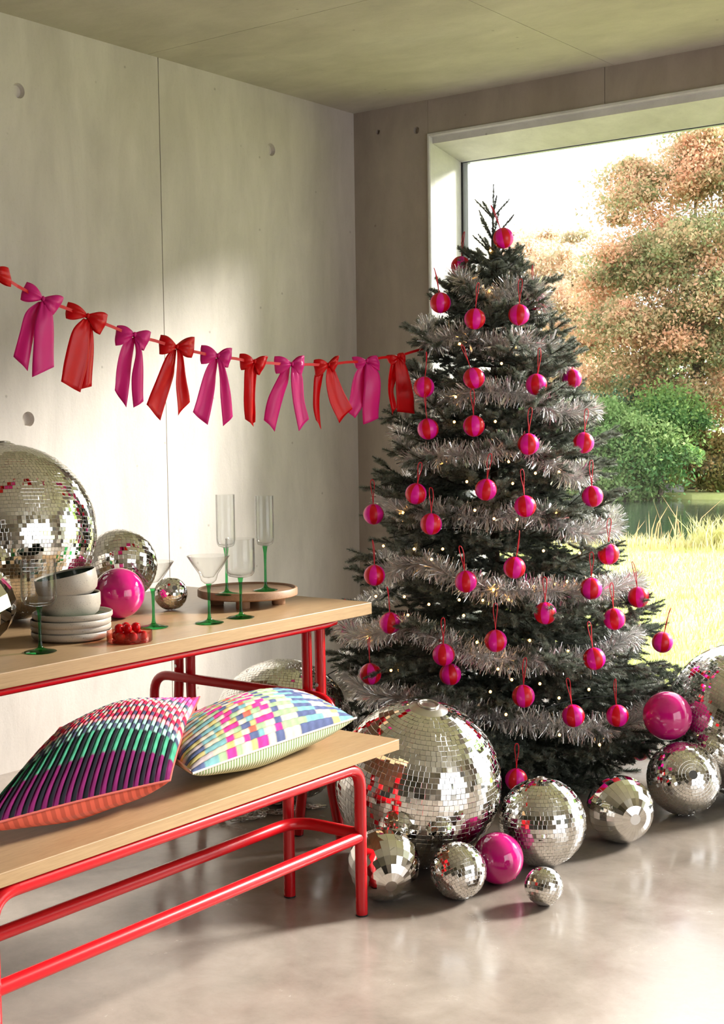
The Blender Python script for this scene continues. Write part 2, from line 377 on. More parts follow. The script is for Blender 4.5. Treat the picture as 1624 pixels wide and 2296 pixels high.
for xx in (1.600, .822):
    wp(tube_part('rail', rounded([(xx, -2.25, .707), (xx, -2.29, .702), (xx, -3.86, .702), (xx, -3.90, .707)], .03), .0105, tb), tb)
for yy in (-2.225, -3.91): wp(MB().box((.85, yy-.014, .704), (1.57, yy+.014, .712)).build('mount_plate', M_red, tb), tb)

BX0, BX1, BY0, BY1, BZ = 1.712, 2.028, -2.517, -4.02, .45
bn = tag(empty('bench', (1.87, -3.27, 0)), 'oak-topped bench with red tubular frame carrying two cushions', 'bench')
wp(board('seat_board', BX0, BX1, BY0, BY1, .420, BZ, bn), bn)
RB = .0162; LX, BXk = 2.008, 1.757; LY0, LY1 = -2.672, -3.872
for xx in (LX, BXk):
    zt = .420-RB
    pts = rounded([(xx, LY0, 0), (xx, LY0, zt), (xx, (LY0+LY1)/2, zt)], .062, 12); l1 = wp(tube_part('leg', pts[:-1], RB, bn), bn); fl = l1 if xx == LX else fl
    pts2 = rounded([(xx, LY1, 0), (xx, LY1, zt), (xx, (LY0+LY1)/2, zt)], .062, 12); l2 = wp(tube_part('leg', pts2[:-1], RB, bn), bn)
    wp(tube_part('rail', [pts[-2], pts2[-2]], RB, bn), bn)
    for yy, lg in ((LY0, l1), (LY1, l2)): MB().tube([(xx, yy, 0), (xx, yy, .004)], RB*1.03, 16).build('foot_cap', M_black, lg)
wp(tube_part('stretcher', [(LX-.002, LY0, .214), (LX-.002, LY1, .214)], RB, bn), bn)
wp(tube_part('stretcher', rounded([(LX-.004, LY0-.004, .222), (1.790, LY0-.004, .222), (1.790, LY1+.004, .222), (LX-.004, LY1+.004, .222)], .085, 12), RB, bn), bn)
sc_ = (MB().lathe([(0, 0), (.0052, 0), (.0052, .0015), (.0025, .0022), (.0022, .0005), (0, .0005)], 16).build('screw', M_steel, fl))
sc_.matrix_basis = Matrix.Translation((LX+RB*.44, LY0+RB*.88, .213)) @ Matrix.Rotation(-.46, 4, 'Z') @ Matrix.Rotation(-PI/2, 4, 'X')

# ------------------------------------------------------------------ mirror balls
def ball_at(px, py, r, base=0.0):
    d = ray(px, py); t = (H-base)/(r/FPX-d[2]); return CAM+t*d, r/FPX*t
def tile_mesh(name, w, h, th):
    b = min(w, h)*.03; V = [(-w/2, -h/2, -th), (w/2, -h/2, -th), (w/2, h/2, -th), (-w/2, h/2, -th), (-w/2, -h/2, -b*.5), (w/2, -h/2, -b*.5), (w/2, h/2, -b*.5), (-w/2, h/2, -b*.5),
         (-w/2+b, -h/2+b, 0), (w/2-b, -h/2+b, 0), (w/2-b, h/2-b, 0), (-w/2+b, h/2-b, 0)]
    F = [(8, 9, 10, 11)]+[(4+i, 4+(i+1) % 4, 8+(i+1) % 4, 8+i) for i in range(4)]+[(i, (i+1) % 4, 4+(i+1) % 4, 4+i) for i in range(4)]
    return np.array(V), np.array(F)
def tiled_ball(name, label, P, R, ts, axis, nsep=0, cap='ring', grout=None, jit=1.5, spin=0., capr=.0):
    P = np.array(P); root = tag(empty(name, P), label, 'disco ball', 'mirror balls')
    A = np.array(frame_to(axis, spin))[:3, :3]; th = ts*.10
    mb = MB(); n = 48; prof = [((R-th)*math.sin(a), -(R-th)*math.cos(a)) for a in np.linspace(0.001, PI-.001, 25)]
    mb.lathe(prof, n); core = mb.build('core', grout or M_grout, root, smooth=True); core.matrix_basis = Matrix(A.tolist()).to_4x4()
    if capr == 0: capr = ts*.9
    phi_max = PI/2-capr/R; nr = max(3, round(2*phi_max*R/ts)); dphi = 2*phi_max/nr
    W, Hh = ts*.955, dphi*R*.955
    TV, TF = tile_mesh(name+'_tile', W, Hh, th)
    fr = []
    for i in range(nr):
        ph = -phi_max+dphi*(i+.5); m = max(4, round(2*PI*R*math.cos(ph)/ts)); off = rng.random()*2*PI
        sx = 2*PI*R*math.cos(ph)/m/ts
        for k in range(m):
            th_ = off+2*PI*k/m; z = np.array([math.cos(ph)*math.cos(th_), math.cos(ph)*math.sin(th_), math.sin(ph)])
            x = np.array([-math.sin(th_), math.cos(th_), 0]); y = np.cross(z, x)
            B = np.stack([x*min(sx, 1.0 if abs(ph) < 1.2 else sx), y, z], 1)
            a, b = np.radians(rng.normal(0, jit, 2)); J1 = np.array([[1, 0, b], [0, 1, a], [-b, -a, 1]]); 
            fr.append((A@(B@J1), A@z*R))
    view = CAM-P; view /= np.linalg.norm(view)
    if nsep:
        order = np.argsort([-(p@view) for _, p in fr]); sep = set(order[:nsep].tolist())
        me = big_mesh('mirror_tile', TV, TF); me.materials.append(M_mirror)
        for i in order[:nsep]:
            Bm, p = fr[i]; mm = Matrix(Bm.tolist()).to_4x4(); mm.translation = Vector(p); inst('mirror_tile', me, root, mm)
    else: sep = set()
    V = []; F = []; b = 0; nv = len(TV)
    for i, (Bm, p) in enumerate(fr):
        if i in sep: continue
        V.append(TV@Bm.T+p); F.append(TF+b); b += nv
    me = big_mesh('mirror_tiles', np.vstack(V), np.vstack(F)); o = link('mirror_tile_field', me, root, M_mirror); o['kind'] = 'stuff'
    if cap == 'ring':
        c = MB().lathe([(0, capr*.24), (capr*.35, capr*.225), (capr*.75, capr*.13), (capr*1.02, capr*.0-.0005), (capr*1.02, -.004)], 28).build('top_cap', M_cap, root, smooth=True)
        c.matrix_basis = Matrix(A.tolist()).to_4x4() @ Matrix.Translation((0, 0, R-capr**2/(2*R)))
        rr = MB().tube([(capr*.5*math.cos(a), capr*.5*math.sin(a), capr*.25) for a in np.linspace(0, 2*PI, 24, endpoint=False)], capr*.055, 8, closed=True).build('hanging_ring', M_cap, c, smooth=True)
    elif cap == 'disc':
        c = MB().lathe([(0, 0), (capr*1.02, -.0004), (capr*1.02, -.004)], 28).build('end_cap', M_groutd, root)
        c.matrix_basis = Matrix(A.tolist()).to_4x4() @ Matrix.Translation((0, 0, R-capr**2/(2*R)))
    return root
def facet_ball(name, label, P, R, axis, n=18, rows=7, spin=0.):
    P = np.array(P); root = tag(empty(name, P), label, 'disco ball', 'mirror balls')
    A = frame_to(axis, spin).to_3x3().to_4x4(); pc = PI/2-.40; ph = np.linspace(-pc, pc, rows+1)
    lim = [(R*math.cos(a), R*math.sin(a)) for a in ph]
    mb = MB().lathe([(0, -R*.93*math.sin(pc))]+[(.93*r, .93*z) for r, z in lim]+[(0, R*.93*math.sin(pc))], n); c = mb.build('core', M_groutd, root); c.matrix_basis = A
    da = PI/n*.985
    for i in range(rows):
        (r0, z0), (r1, z1) = lim[i], lim[i+1]
        V = []
        for s in (1.0, .95):
            V += [(r0*s*math.cos(-da), r0*s*math.sin(-da), z0*s), (r0*s*math.cos(da), r0*s*math.sin(da), z0*s), (r1*s*math.cos(da), r1*s*math.sin(da), z1*s), (r1*s*math.cos(-da), r1*s*math.sin(-da), z1*s)]
        me = big_mesh('mirror_facet', V, [(0, 1, 2, 3), (0, 4, 5, 1), (1, 5, 6, 2), (2, 6, 7, 3), (3, 7, 4, 0)]); me.materials.append(M_mirror)
        for k in range(n): inst('mirror_facet', me, root, A @ Matrix.Rotation(2*PI*k/n+(PI/n if i % 2 else 0)*0, 4, 'Z'))
    for s in (-1, 1):   # the faceted end: a fan of long plates and a flat disc
        r0, z0 = lim[0][0], lim[-1][1]*s; r1, z1 = r0*.42, s*R*.985
        V = [(r0*math.cos(-da), r0*math.sin(-da), z0), (r0*math.cos(da), r0*math.sin(da), z0), (r1*math.cos(da), r1*math.sin(da), z1), (r1*math.cos(-da), r1*math.sin(-da), z1)]
        me = big_mesh('end_plate', V, [(0, 1, 2, 3) if s > 0 else (3, 2, 1, 0)]); me.materials.append(M_mirror)
        for k in range(n): inst('end_plate', me, root, A @ Matrix.Rotation(2*PI*k/n, 4, 'Z'))
        e = MB().lathe([(0, z1), (r1, z1)] if s > 0 else [(r1, z1), (0, z1)], n).build('end_disc', M_cap, root); e.matrix_basis = A
    return root
def pink_ball(label, P, R):
    return tag(MB().lathe([(R*math.sin(a), -R*math.cos(a)) for a in np.linspace(0.0005, PI-.0005, 49)], 72, ).build('pink_ball', M_pink, None, smooth=True), label, 'ball', 'glossy pink balls')
def pinkb(label, P, R):
    o = pink_ball(label, P, R); o.location = P
    ax = MB().lathe([(0, .0015), (R*.05, .0012), (R*.055, -.004)], 20).build('moulded_plug', M_pink, o, smooth=True); ax.matrix_basis = Matrix.Rotation(2.3, 4, 'Y') @ Matrix.Translation((0, 0, R))
    return o
CD = Vector(CAM)
def toward(px, py, P, R):  # axis such that the pole shows at that image point
    d = ray(px, py); d = d/np.linalg.norm(d); oc = CAM-P; b = oc@d; c = oc@oc-R*R; disc = b*b-c
    t = -b-math.sqrt(max(disc, 0)); return (CAM+t*d)-P
P, R0 = ball_at(938, 1755, 186)
tiled_ball('disco_ball', 'largest floor mirror ball, silver capped, under the bench end in front of tree', P, R0, .0152, toward(961, 1584, P, R0), nsep=300, capr=.058)
P, R0 = ball_at(1216, 1843, 98)
tiled_ball('disco_ball', 'upright silver mirror ball between the big capped ball and faceted ball', P, R0, .0128, (-.06, .05, 1), capr=.02)
P, R0 = ball_at(1028, 1952, 63)
tiled_ball('disco_ball', 'small tilted mirror ball touching the pink ball on the floor', P, R0, .0098, (-.55, .2, .75), cap='disc')
P, R0 = ball_at(1220, 1987, 43)
tiled_ball('disco_ball', 'smallest floor mirror ball, alone at the front with plain dark underside', P, R0, .0088, (.0, -.4, -.75), cap='disc', capr=.027)
P, R0 = ball_at(1533, 1745, 82)
tiled_ball('disco_ball', 'mirror ball with rings of tiles circling its end, below the stacked pink ball', P, R0, .0112, toward(1555, 1737, P, R0), cap='disc', capr=.014)
P, R0 = ball_at(1665, 1612, 170)
tiled_ball('disco_ball', 'huge mirror ball at the right edge against the window', P, R0, .0112, (.35, .2, .85), capr=.04)
P, R0 = ball_at(634, 1638, 160)
tiled_ball('disco_ball', 'large mirror ball under the table against the wall', P, R0, .0128, (.25, -.45, -.8), capr=.04, grout=M_groutd)
P, R0 = ball_at(861, 1937, 81)
facet_ball('faceted_disco_ball', 'large-facet mirror ball behind the front bench leg', P, R0, toward(878, 1988, P, R0), 26, 10)
P, R0 = ball_at(1391, 1814, 75)
facet_ball('faceted_disco_ball', 'large-facet mirror ball on open floor in front of low branches', P, R0, toward(1426, 1838, P, R0), 28, 10)
P, R0 = ball_at(1117, 1924, 57.5); pinkb('glossy pink ball on the floor between three mirror balls', P, R0)
P = CAM+4.544*ray(1497, 1605); pinkb('glossy pink ball stacked on a mirror ball at the right', P, .082)
# on the table
P, R0 = ball_at(18, 1196, 200, TZ)
P[0] -= .03; P[1] += .02
tiled_ball('disco_ball', 'biggest mirror ball standing on the table at the left edge', P, R0, .0112, (-.12, .08, 1), nsep=300, capr=.04)
P, R0 = ball_at(271, 1267, 81, TZ)
tiled_ball('disco_ball', 'medium mirror ball on the table behind the pink ball', P, R0, .0138, (-.45, .35, .8), capr=.02)
P, R0 = ball_at(383, 1331, 37, TZ)
tiled_ball('disco_ball', 'little mirror ball on the table right of the pink ball', P, R0, .0085, toward(392, 1318, P, R0), cap='disc')
P = np.array([1.235, -3.305, TZ+.108]); R0 = .108
facet_ball('faceted_disco_ball', 'large-facet mirror ball on the table, cut by the left edge', P, R0, (.3, -.2, 1), 16, 7)
P, R0 = ball_at(267, 1330, 57, TZ); pinkb('glossy pink ball on the table beside the stacked bowls', P, R0)
# steel chain of the ball under the table
ch = tag(empty('chain', (1.15, -2.12, 0)), 'steel link chain lying on the floor under the table', 'chain')
lk = MB().tube([((.008+.0 if math.cos(a) > 0 else -.008)+.005*math.cos(a), .005*math.sin(a), 0) for a in np.linspace(0, 2*PI, 14, endpoint=False)], .0017, 6, closed=True)
lo = lk.build('link', M_cap, ch, smooth=True); lme = lo.data; bpy.data.objects.remove(lo)
cp = catmull([(-.10, -.17, 0), (-.07, -.12, 0), (-.11, -.10, 0), (-.05, -.14, 0), (-.02, -.10, 0), (-.06, -.06, 0), (-.01, -.05, 0), (.0, -.11, 0), (.03, -.03, 0), (-.02, .0, 0), (.05, .03, 0), (.07, .09, 0), (.03, .11, 0), (.09, .13, 0), (.13, .17, 0)], 8)
for i in range(0, len(cp)-1):
    d = cp[i+1]-cp[i]; mm = Matrix.Translation((cp[i][0]+.03, cp[i][1], .008+rng.random()*.012)) @ Matrix.Rotation(math.atan2(d[1], d[0]), 4, 'Z') @ Matrix.Rotation((i % 2)*PI/2+.4+rng.normal(0, .2), 4, 'X')
    inst('link', lme, ch, mm)

# ------------------------------------------------------------------ tableware
def at_table(px, py, z=TZ): return on(px, py, 2, z)
def stemware(name, label, P, bowl, stem_h, base_r, kind):
    g = tag(empty(name, P), label, 'glass', 'green-stemmed glasses')
    MB().lathe([(0, .0008), (base_r*.97, .0008), (base_r, .0018), (base_r*.97, .003), (base_r*.5, .0065), (.008, .011), (.0055, .016), (.0042, .03), (.0038, stem_h*.55), (.0048, stem_h*.85), (.0075, stem_h-.004), (.0085, stem_h), (0, stem_h)], 36).build('stem', M_green, g, smooth=True)
    MB().lathe([(r, z+stem_h) for r, z in bowl], 48).build('bowl', M_glass, g, smooth=True)
    return g
def wine_b(r, h): return [(0, 0), (r*.35, .001), (r*.80, .006), (r*.95, .014), (r, .026), (r, h*.6), (r*.985, h-.001), (r*.975, h), (r*.963, h-.001), (r*.963, h*.6), (r*.955, .028), (r*.90, .018), (r*.76, .011), (r*.3, .007), (0, .007)]
def martini_b(r, h): return [(0, 0), (.012, .001), (.022, .010), (r*.45, h*.36), (r*.75, h*.70), (r, h), (r*.985, h+.0005), (r*.97, h), (r*.73, h*.73), (r*.42, h*.42), (.015, .019), (0, .016)]
stemware('wine_glass', 'green-stemmed wine glass at the left table end before the stoneware', at_table(91, 1462), wine_b(.0445, .120), .115, .0405, 0)
stemware('martini_glass', 'green-stemmed cocktail glass between pink ball and little mirror ball', at_table(345, 1407), martini_b(.0605, .075), .110, .041, 1)
stemware('martini_glass', 'green-stemmed cocktail glass in front of the round wooden tray', at_table(470, 1397), martini_b(.0615, .080), .113, .041, 1)
stemware('wine_glass', 'green-stemmed wine glass beside the cocktail glass in front of the tray', at_table(541, 1385), wine_b(.043, .115), .118, .039, 0)
TRZ = .797
stemware('flute_glass', 'tall green-stemmed flute on the tray, the left one', at_table(509, 1333, TRZ), wine_b(.029, .163), .143, .038, 2)
stemware('flute_glass', 'tall green-stemmed flute on the tray, the right one', at_table(596, 1324, TRZ), wine_b(.029, .157), .139, .038, 2)
tp = at_table(556, 1355); tr = tag(empty('serving_tray', tp), 'round footed wooden tray holding two flutes', 'tray')
RT = .157
MB().lathe([(0, .027), (RT*.95, .027), (RT, .031), (RT, .050), (RT*.985, .053), (RT*.955, .053), (RT*.945, .0475), (0, .0470)], 64).build('tray_top', M_tray, tr, smooth=True)
for k in range(4):
    a = math.radians(-57+90*k); MB().lathe([(0, 0), (.020, 0), (.0215, .002), (.0215, .027), (0, .027)], 24, (RT*.62*math.cos(a), RT*.62*math.sin(a), 0)).build('foot', M_tray, tr, smooth=True)
pp = at_table(160, 1431)
names = ('lowest of the four stacked plates', 'second plate from the bottom of the stack', 'third plate from the bottom of the stack', 'top plate with green glaze under the bowls')
for i in range(4):
    e = tag(empty('plate', (pp[0]+(.0, -.004, .004, .003)[i], pp[1]+(.002, .004, -.003, .004)[i], TZ+.0165*i)), 'speckled stoneware plate, '+names[i], 'plate', 'stacked plates'); r = .106
    MB().lathe([(0, .002), (r*.6, .0), (r*.82, .001), (r*.96, .006), (r, .012), (r, .0215), (r*.985, .0235), (r*.965, .0225), (r*.955, .016), (r*.93, .0125)], 56).build('body', M_stone, e, smooth=True)
    MB().lathe([(r*.93, .0125), (r*.75, .0085), (0, .0075)], 56).build('glaze', M_gglaze, e, smooth=True)
def bowl(label, loc, tilt):
    e = tag(empty('bowl', loc), label, 'bowl', 'stacked bowls'); e.rotation_euler = tilt; r = .0825
    MB().lathe([(0, .001), (r*.55, .0), (r*.78, .003), (r*.93, .014), (r, .032), (r, .062), (r*.985, .065), (r*.96, .0645), (r*.955, .060)], 56).build('body', M_stone, e, smooth=True)
    MB().lathe([(r*.955, .060), (r*.95, .034), (r*.86, .017), (r*.6, .009), (0, .008)], 56).build('glaze', M_dglaze, e, smooth=True)
bz = TZ+.0165*3+.0085
bowl('speckled stoneware bowl with dark glaze, lower one on the plates', (pp[0]-.008, pp[1]+.004, bz), (0, 0, 0))
bowl('tilted speckled bowl with dark glaze, upper one of the two', (pp[0]-.006, pp[1]+.004, bz+.052), (math.radians(9), math.radians(-6), 0))
dp = at_table(291, 1438); ds = tag(MB().lathe([(0, .0005), (.058, .0005), (.060, .003), (.060, .028), (.0592, .0285), (.0584, .028), (.0584, .004), (0, .0035)], 48).build('glass_dish', M_redglass, None, smooth=True), 'shallow pink glass dish of red sweets at the table edge', 'dish'); ds.location = dp
SWL = ('at the front left of the lower layer', 'at the very front of the lower layer', 'at the front right of the lower layer', 'at the right end of the lower layer', 'at the back left of the lower layer', 'at the back of the lower layer', 'buried in the middle of the lower layer', 'back one of the upper layer', 'front right one of the upper layer', 'rightmost one of the upper layer', 'front left one of the upper layer')
for i, (x, y, z) in enumerate(((-.028, -.02, 0), (.002, -.034, 0), (.030, -.016, 0), (.033, .016, 0), (-.034, .012, 0), (.006, .024, 0), (-.006, -.004, .0), (-.016, .002, .0205), (.012, -.018, .0205), (.014, .010, .0215), (-.012, -.026, .020))):
    s = MB().lathe([(.0125*math.sin(a)*(1+.06*math.sin(3*a)), -.0125*math.cos(a)) for a in np.linspace(.001, PI-.001, 15)], 18).build('sweet', M_sweet, None, smooth=True)
    s.location = (dp[0]+x, dp[1]+y, TZ+.0165+z); tag(s, 'translucent red sweet in the pink dish, '+SWL[i], 'sweet', 'red sweets in the dish')

# ------------------------------------------------------------------ cushions
def cushion(label, corners, T, zfloor, ribdir, nrib, colfn, backcol, backstripe, pipec):
    # corners: front-left, front-right, back-right, back-left ; s runs left to right, t front to back
    FL, FR, BR, BL = (np.array(c, float) for c in corners); ctr = (FL+FR+BR+BL)/4
    root = tag(empty('cushion', (ctr[0], ctr[1], zfloor)), label, 'cushion', 'bench cushions')
    n = np.cross(FR-FL+BR-BL, BL-FL+BR-FR); n /= np.linalg.norm(n)
    sub = 7; ns, nt_ = (nrib*sub, 60) if ribdir == 't' else (90, nrib*sub)
    S, Tt = np.meshgrid(np.linspace(0, 1, ns+1), np.linspace(0, 1, nt_+1), indexing='ij')
    def surf(S, Tt):
        s2 = .5+(S-.5)*(1-.05*(1-(2*Tt-1)**2)); t2 = .5+(Tt-.5)*(1-.05*(1-(2*S-1)**2))
        B = (FL[None, None]*((1-s2)*(1-t2))[..., None]+FR*(s2*(1-t2))[..., None]+BR*(s2*t2)[..., None]+BL*((1-s2)*t2)[..., None])
        return B
    h = (np.clip(np.sin(PI*S), 0, 1)**.62)*(np.clip(np.sin(PI*Tt), 0, 1)**.62)
    wr = .004*np.sin(9*S+3*Tt*4)*np.sin(PI*S)*np.sin(PI*Tt)
    B = surf(S, Tt); q = S if ribdir == 't' else Tt; fr = (q*nrib) % 1.0
    rib = .0058*np.sqrt(np.clip(1-(2*fr-1)**2, 0, 1))
    yarn = .0005*np.sin((Tt if ribdir == 't' else S)*2*PI*110)
    top = B+n*((T*h+wr)+(rib+yarn)*np.clip(h*6, .35, 1))[..., None]
    idx = np.arange((ns+1)*(nt_+1)).reshape(ns+1, nt_+1)
    F = np.stack([idx[:-1, :-1], idx[1:, :-1], idx[1:, 1:], idx[:-1, 1:]], -1).reshape(-1, 4)
    ri = np.minimum((q*nrib).astype(int), nrib-1); other = Tt if ribdir == 't' else S
    C = colfn(ri, other)
    C = C*(1+.12*np.sin(2*PI*110*other+ri)[..., None])*(0.93+.14*rng.random(S.shape))[..., None]
    me = big_mesh('woven_front', top.reshape(-1, 3), F, C.reshape(-1, 3)); o = link('woven_front', me, root, M_yarn, True); o.matrix_parent_inverse = Matrix.Translation(-Vector(root.location))
    m, m2 = 320, 48; S, Tt = np.meshgrid(np.linspace(0, 1, m+1), np.linspace(0, 1, m2+1), indexing='ij'); B = surf(S, Tt)
    h = (np.clip(np.sin(PI*S), 0, 1)**.62)*(np.clip(np.sin(PI*Tt), 0, 1)**.62)
    h = (np.clip(np.sin(PI*S), 0, 1)**.42)*(np.clip(np.sin(PI*Tt), 0, 1)**.42)
    bot = B-np.array([-.12, 0, 1.0])*(T*.95*h+.003*np.sin(14*S+2)*np.sin(11*Tt)*h)[..., None]; bot[..., 2] = np.maximum(bot[..., 2], zfloor+.0015)
    idx = np.arange((m+1)*(m2+1)).reshape(m+1, m2+1); F = np.stack([idx[:-1, :-1], idx[:-1, 1:], idx[1:, 1:], idx[1:, :-1]], -1).reshape(-1, 4)
    C = backcol(S, Tt)
    me = big_mesh('fabric_back', bot.reshape(-1, 3), F, C.reshape(-1, 3)); o = link('fabric_back', me, root, M_yarn, True); o.matrix_parent_inverse = Matrix.Translation(-Vector(root.location))
    e = [surf(np.array([[a]]), np.array([[b]]))[0, 0] for a, b in [(x, 0) for x in np.linspace(0, 1, 24)[:-1]]+[(1, x) for x in np.linspace(0, 1, 24)[:-1]]+[(x, 1) for x in np.linspace(1, 0, 24)[:-1]]+[(0, x) for x in np.linspace(1, 0, 24)[:-1]]]
    sp = MB().tube(e, .0028, 8, closed=True).build('seam', pipec, root, smooth=True); sp.matrix_parent_inverse = Matrix.Translation(-Vector(root.location))
    return root
PAL = dict(black=(.012, .012, .018), plum=(.16, .012, .09), green=(.06, .30, .18), mint=(.30, .52, .45), pink=(.72, .06, .26), rose=(.70, .22, .30), red=(.66, .02, .07), peach=(.72, .38, .32), slate=(.06, .065, .12), cream=(.50, .45, .35), lilac=(.30, .16, .36),
           coral=(.68, .12, .08), sage=(.30, .40, .23), blue=(.09, .11, .22), teal=(.17, .35, .37), gold=(.48, .40, .16), hot=(.62, .04, .24), ivory=(.52, .47, .39), pale=(.44, .36, .36))
PA = {k: np.array(v) for k, v in PAL.items()}
def band_cols(bands, jit=0.0):
    ro = np.random.default_rng(3).normal(0, 1, 64)*jit
    def fn(ri, o):
        o = o+ro[ri]
        C = np.zeros(ri.shape+(3,)); done = np.zeros(ri.shape, bool)
        for lim, cols in bands:
            mk = (~done) & (o <= lim)
            for j, c in enumerate(cols):
                mm = mk & (ri % len(cols) == j); C[mm] = PA[c]
            done |= mk
        return C
    return fn
_ba = [(.24, ('black', 'plum')), (.45, ('black', 'green')), (.50, ('mint', 'slate')), (.54, ('slate', 'mint')), (.57, ('rose', 'peach')), (.61, ('slate', 'red')), (.645, ('red', 'peach')), (.68, ('mint', 'slate')), (.715, ('rose', 'red')), (.75, ('red', 'cream')), (.785, ('cream', 'rose')), (.82, ('slate', 'mint')), (.87, ('pink', 'rose')), (.93, ('lilac', 'pink')), (1.01, ('red', 'pink'))]
bandsA = [((l*.75 if l < .46 else .3375+(l-.45)*1.205), c) for l, c in _ba]
bandsB = [(.10, ('blue', 'pale', 'gold')), (.18, ('teal', 'cream')), (.22, ('sage', 'gold', 'teal')), (.27, ('hot', 'ivory')), (.31, ('sage', 'hot', 'gold')), (.36, ('ivory', 'blue')), (.40, ('gold', 'teal', 'coral')), (.46, ('hot', 'ivory', 'sage')), (.51, ('ivory', 'hot')), (.56, ('blue', 'sage')), (.66, ('ivory', 'sage')), (.78, ('blue', 'teal')), (.88, ('blue', 'pale', 'pale')), (.92, ('gold', 'blue')), (1.01, ('teal', 'blue'))]
def backA(S, T):
    a = (np.floor(S*46) % 2)[..., None]; b = (np.floor(T*24) % 2)[..., None]
    return np.array((.66, .12, .075))*(1-.30*a)+np.array((.10, .10, .10))*b*.6
def backB(S, T):
    return np.where(((S*64) % 1 < .5)[..., None], np.array((.64, .62, .52)), np.array((.18, .30, .10)))
M_pipeA = plain('coral_seam', (.5, .10, .08), rough=.9); M_pipeB = plain('cream_seam', (.6, .57, .47), rough=.9)
cushion('square dark plum, green and pink ribbed cushion at the left of the bench', [(1.925, -3.86, .515), (1.986, -3.354, .515), (1.70, -2.955, .605), tuple(on(135, 1632, 0, 1.62))], .095, BZ, 't', 34, band_cols(bandsA), backA, 0, M_pipeA)
cushion('oblong pastel ribbed cushion with green striped back at the right', [(1.995, -3.29, .518), (1.955, -2.615, .518), (1.665, -2.49, .525), (1.665, -3.15, .530)], .085, BZ, 's', 21, band_cols(bandsB, .012), backB, 1, M_pipeB)

# ------------------------------------------------------------------ bow garland
GX = 1.30
def gp(x, y, dx=0): return on(x, y, 0, GX+dx)
BOWE = np.array([.40, .9165, 0]); BOWN = np.array([.9165, -.40, 0])   # bow plane: across, and out of the plane
def bow(name, label, kn, L, Rr, tails, mat):
    K = gp(*kn); root = tag(empty(name, K), label, 'bow', 'satin bows of the garland')
    def pl(x, y):   # image outline laid into the bow's own plane through its knot
        d = ray(x, y); t = ((K-CAM)@BOWN)/(d@BOWN); return CAM+t*d-K
    sc = np.linalg.norm(pl(kn[0]+10, kn[1]))/10
    for side, (c1, c2) in (('L', L), ('R', Rr)):
        a, b = pl(*c1), pl(*c2); nu, nv = 12, 12; V = []; F = []
        for layer in (1, -1):
            for i in range(nu+1):
                u = i/nu
                for j in range(nv+1):
                    v = j/nv; edge = a*(1-v)+b*v
                    w = .14+.92*math.sin(min(1, u*1.12)*PI/2); mid = (a+b)/2
                    p = mid*u*(1+.06*math.sin(PI*v)*u)+(edge-mid)*w
                    bul = .021*math.sin(PI*min(1, u*.93+.04))**.8*(1 if layer > 0 else .55)*(.55+.45*math.sin(PI*v))
                    fold = .0035*math.sin(v*PI*5+kn[0])*(1-u)*u*2.2+.0018*math.sin(v*PI*3+2*u+kn[0]*.3)
                    V.append(p+BOWN*(layer*bul+fold))
        m = (nu+1)*(nv+1)
        for l in range(2):
            for i in range(nu):
                for j in range(nv):
                    q = [l*m+i*(nv+1)+j, l*m+(i+1)*(nv+1)+j, l*m+(i+1)*(nv+1)+j+1, l*m+i*(nv+1)+j+1]; F.append(tuple(q if l == 0 else q[::-1]))
        for j in range(nv): F.append((nu*(nv+1)+j, m+nu*(nv+1)+j, m+nu*(nv+1)+j+1, nu*(nv+1)+j+1))
        o = MB().add(V, F).build('loop', mat, root); o.data.polygons.foreach_set('use_smooth', np.ones(len(o.data.polygons), bool))
        so = o.modifiers.new('cloth', 'SOLIDIFY'); so.thickness = .0006
    for ti, rows in enumerate(tails):
        Lr = catmull([pl(r[0], r[1]) for r in rows], 7); Rr2 = catmull([pl(r[2], r[3]) for r in rows], 7); nv = 8; V = []; F = []
        n = len(Lr); ph = kn[0]*.7+ti*2
        for i in range(n):
            u = i/(n-1)
            for j in range(nv+1):
                v = j/nv; p = Lr[i]*(1-v)+Rr2[i]*v
                dep = (.006+.010*math.sin(PI*u)) * (1 if ti else -.4)+.007*math.sin(2.2*PI*u+ph)*u+.005*math.sin(PI*(v*1.5+.3*u)+ph)*(.3+u*.7)+.004*math.sin(v*PI*4+ph)*max(0, 1-u*2.2)
                V.append(p+BOWN*dep)
        for i in range(n-1):
            for j in range(nv): F.append((i*(nv+1)+j, (i+1)*(nv+1)+j, (i+1)*(nv+1)+j+1, i*(nv+1)+j+1))
        o = MB().add(V, F).build('tail', mat, root); o.data.polygons.foreach_set('use_smooth', np.ones(len(o.data.polygons), bool))
        so = o.modifiers.new('cloth', 'SOLIDIFY'); so.thickness = .0006
    kk = MB(); n = 14; V = []; 
    kk.lathe([(.0045*math.sin(a)*(1+.1*math.sin(5*a)), -.007*math.cos(a)) for a in np.linspace(.01, PI-.01, 10)], 14); o = kk.build('knot', mat, root, smooth=True); o.location = Vector(BOWN*.010)
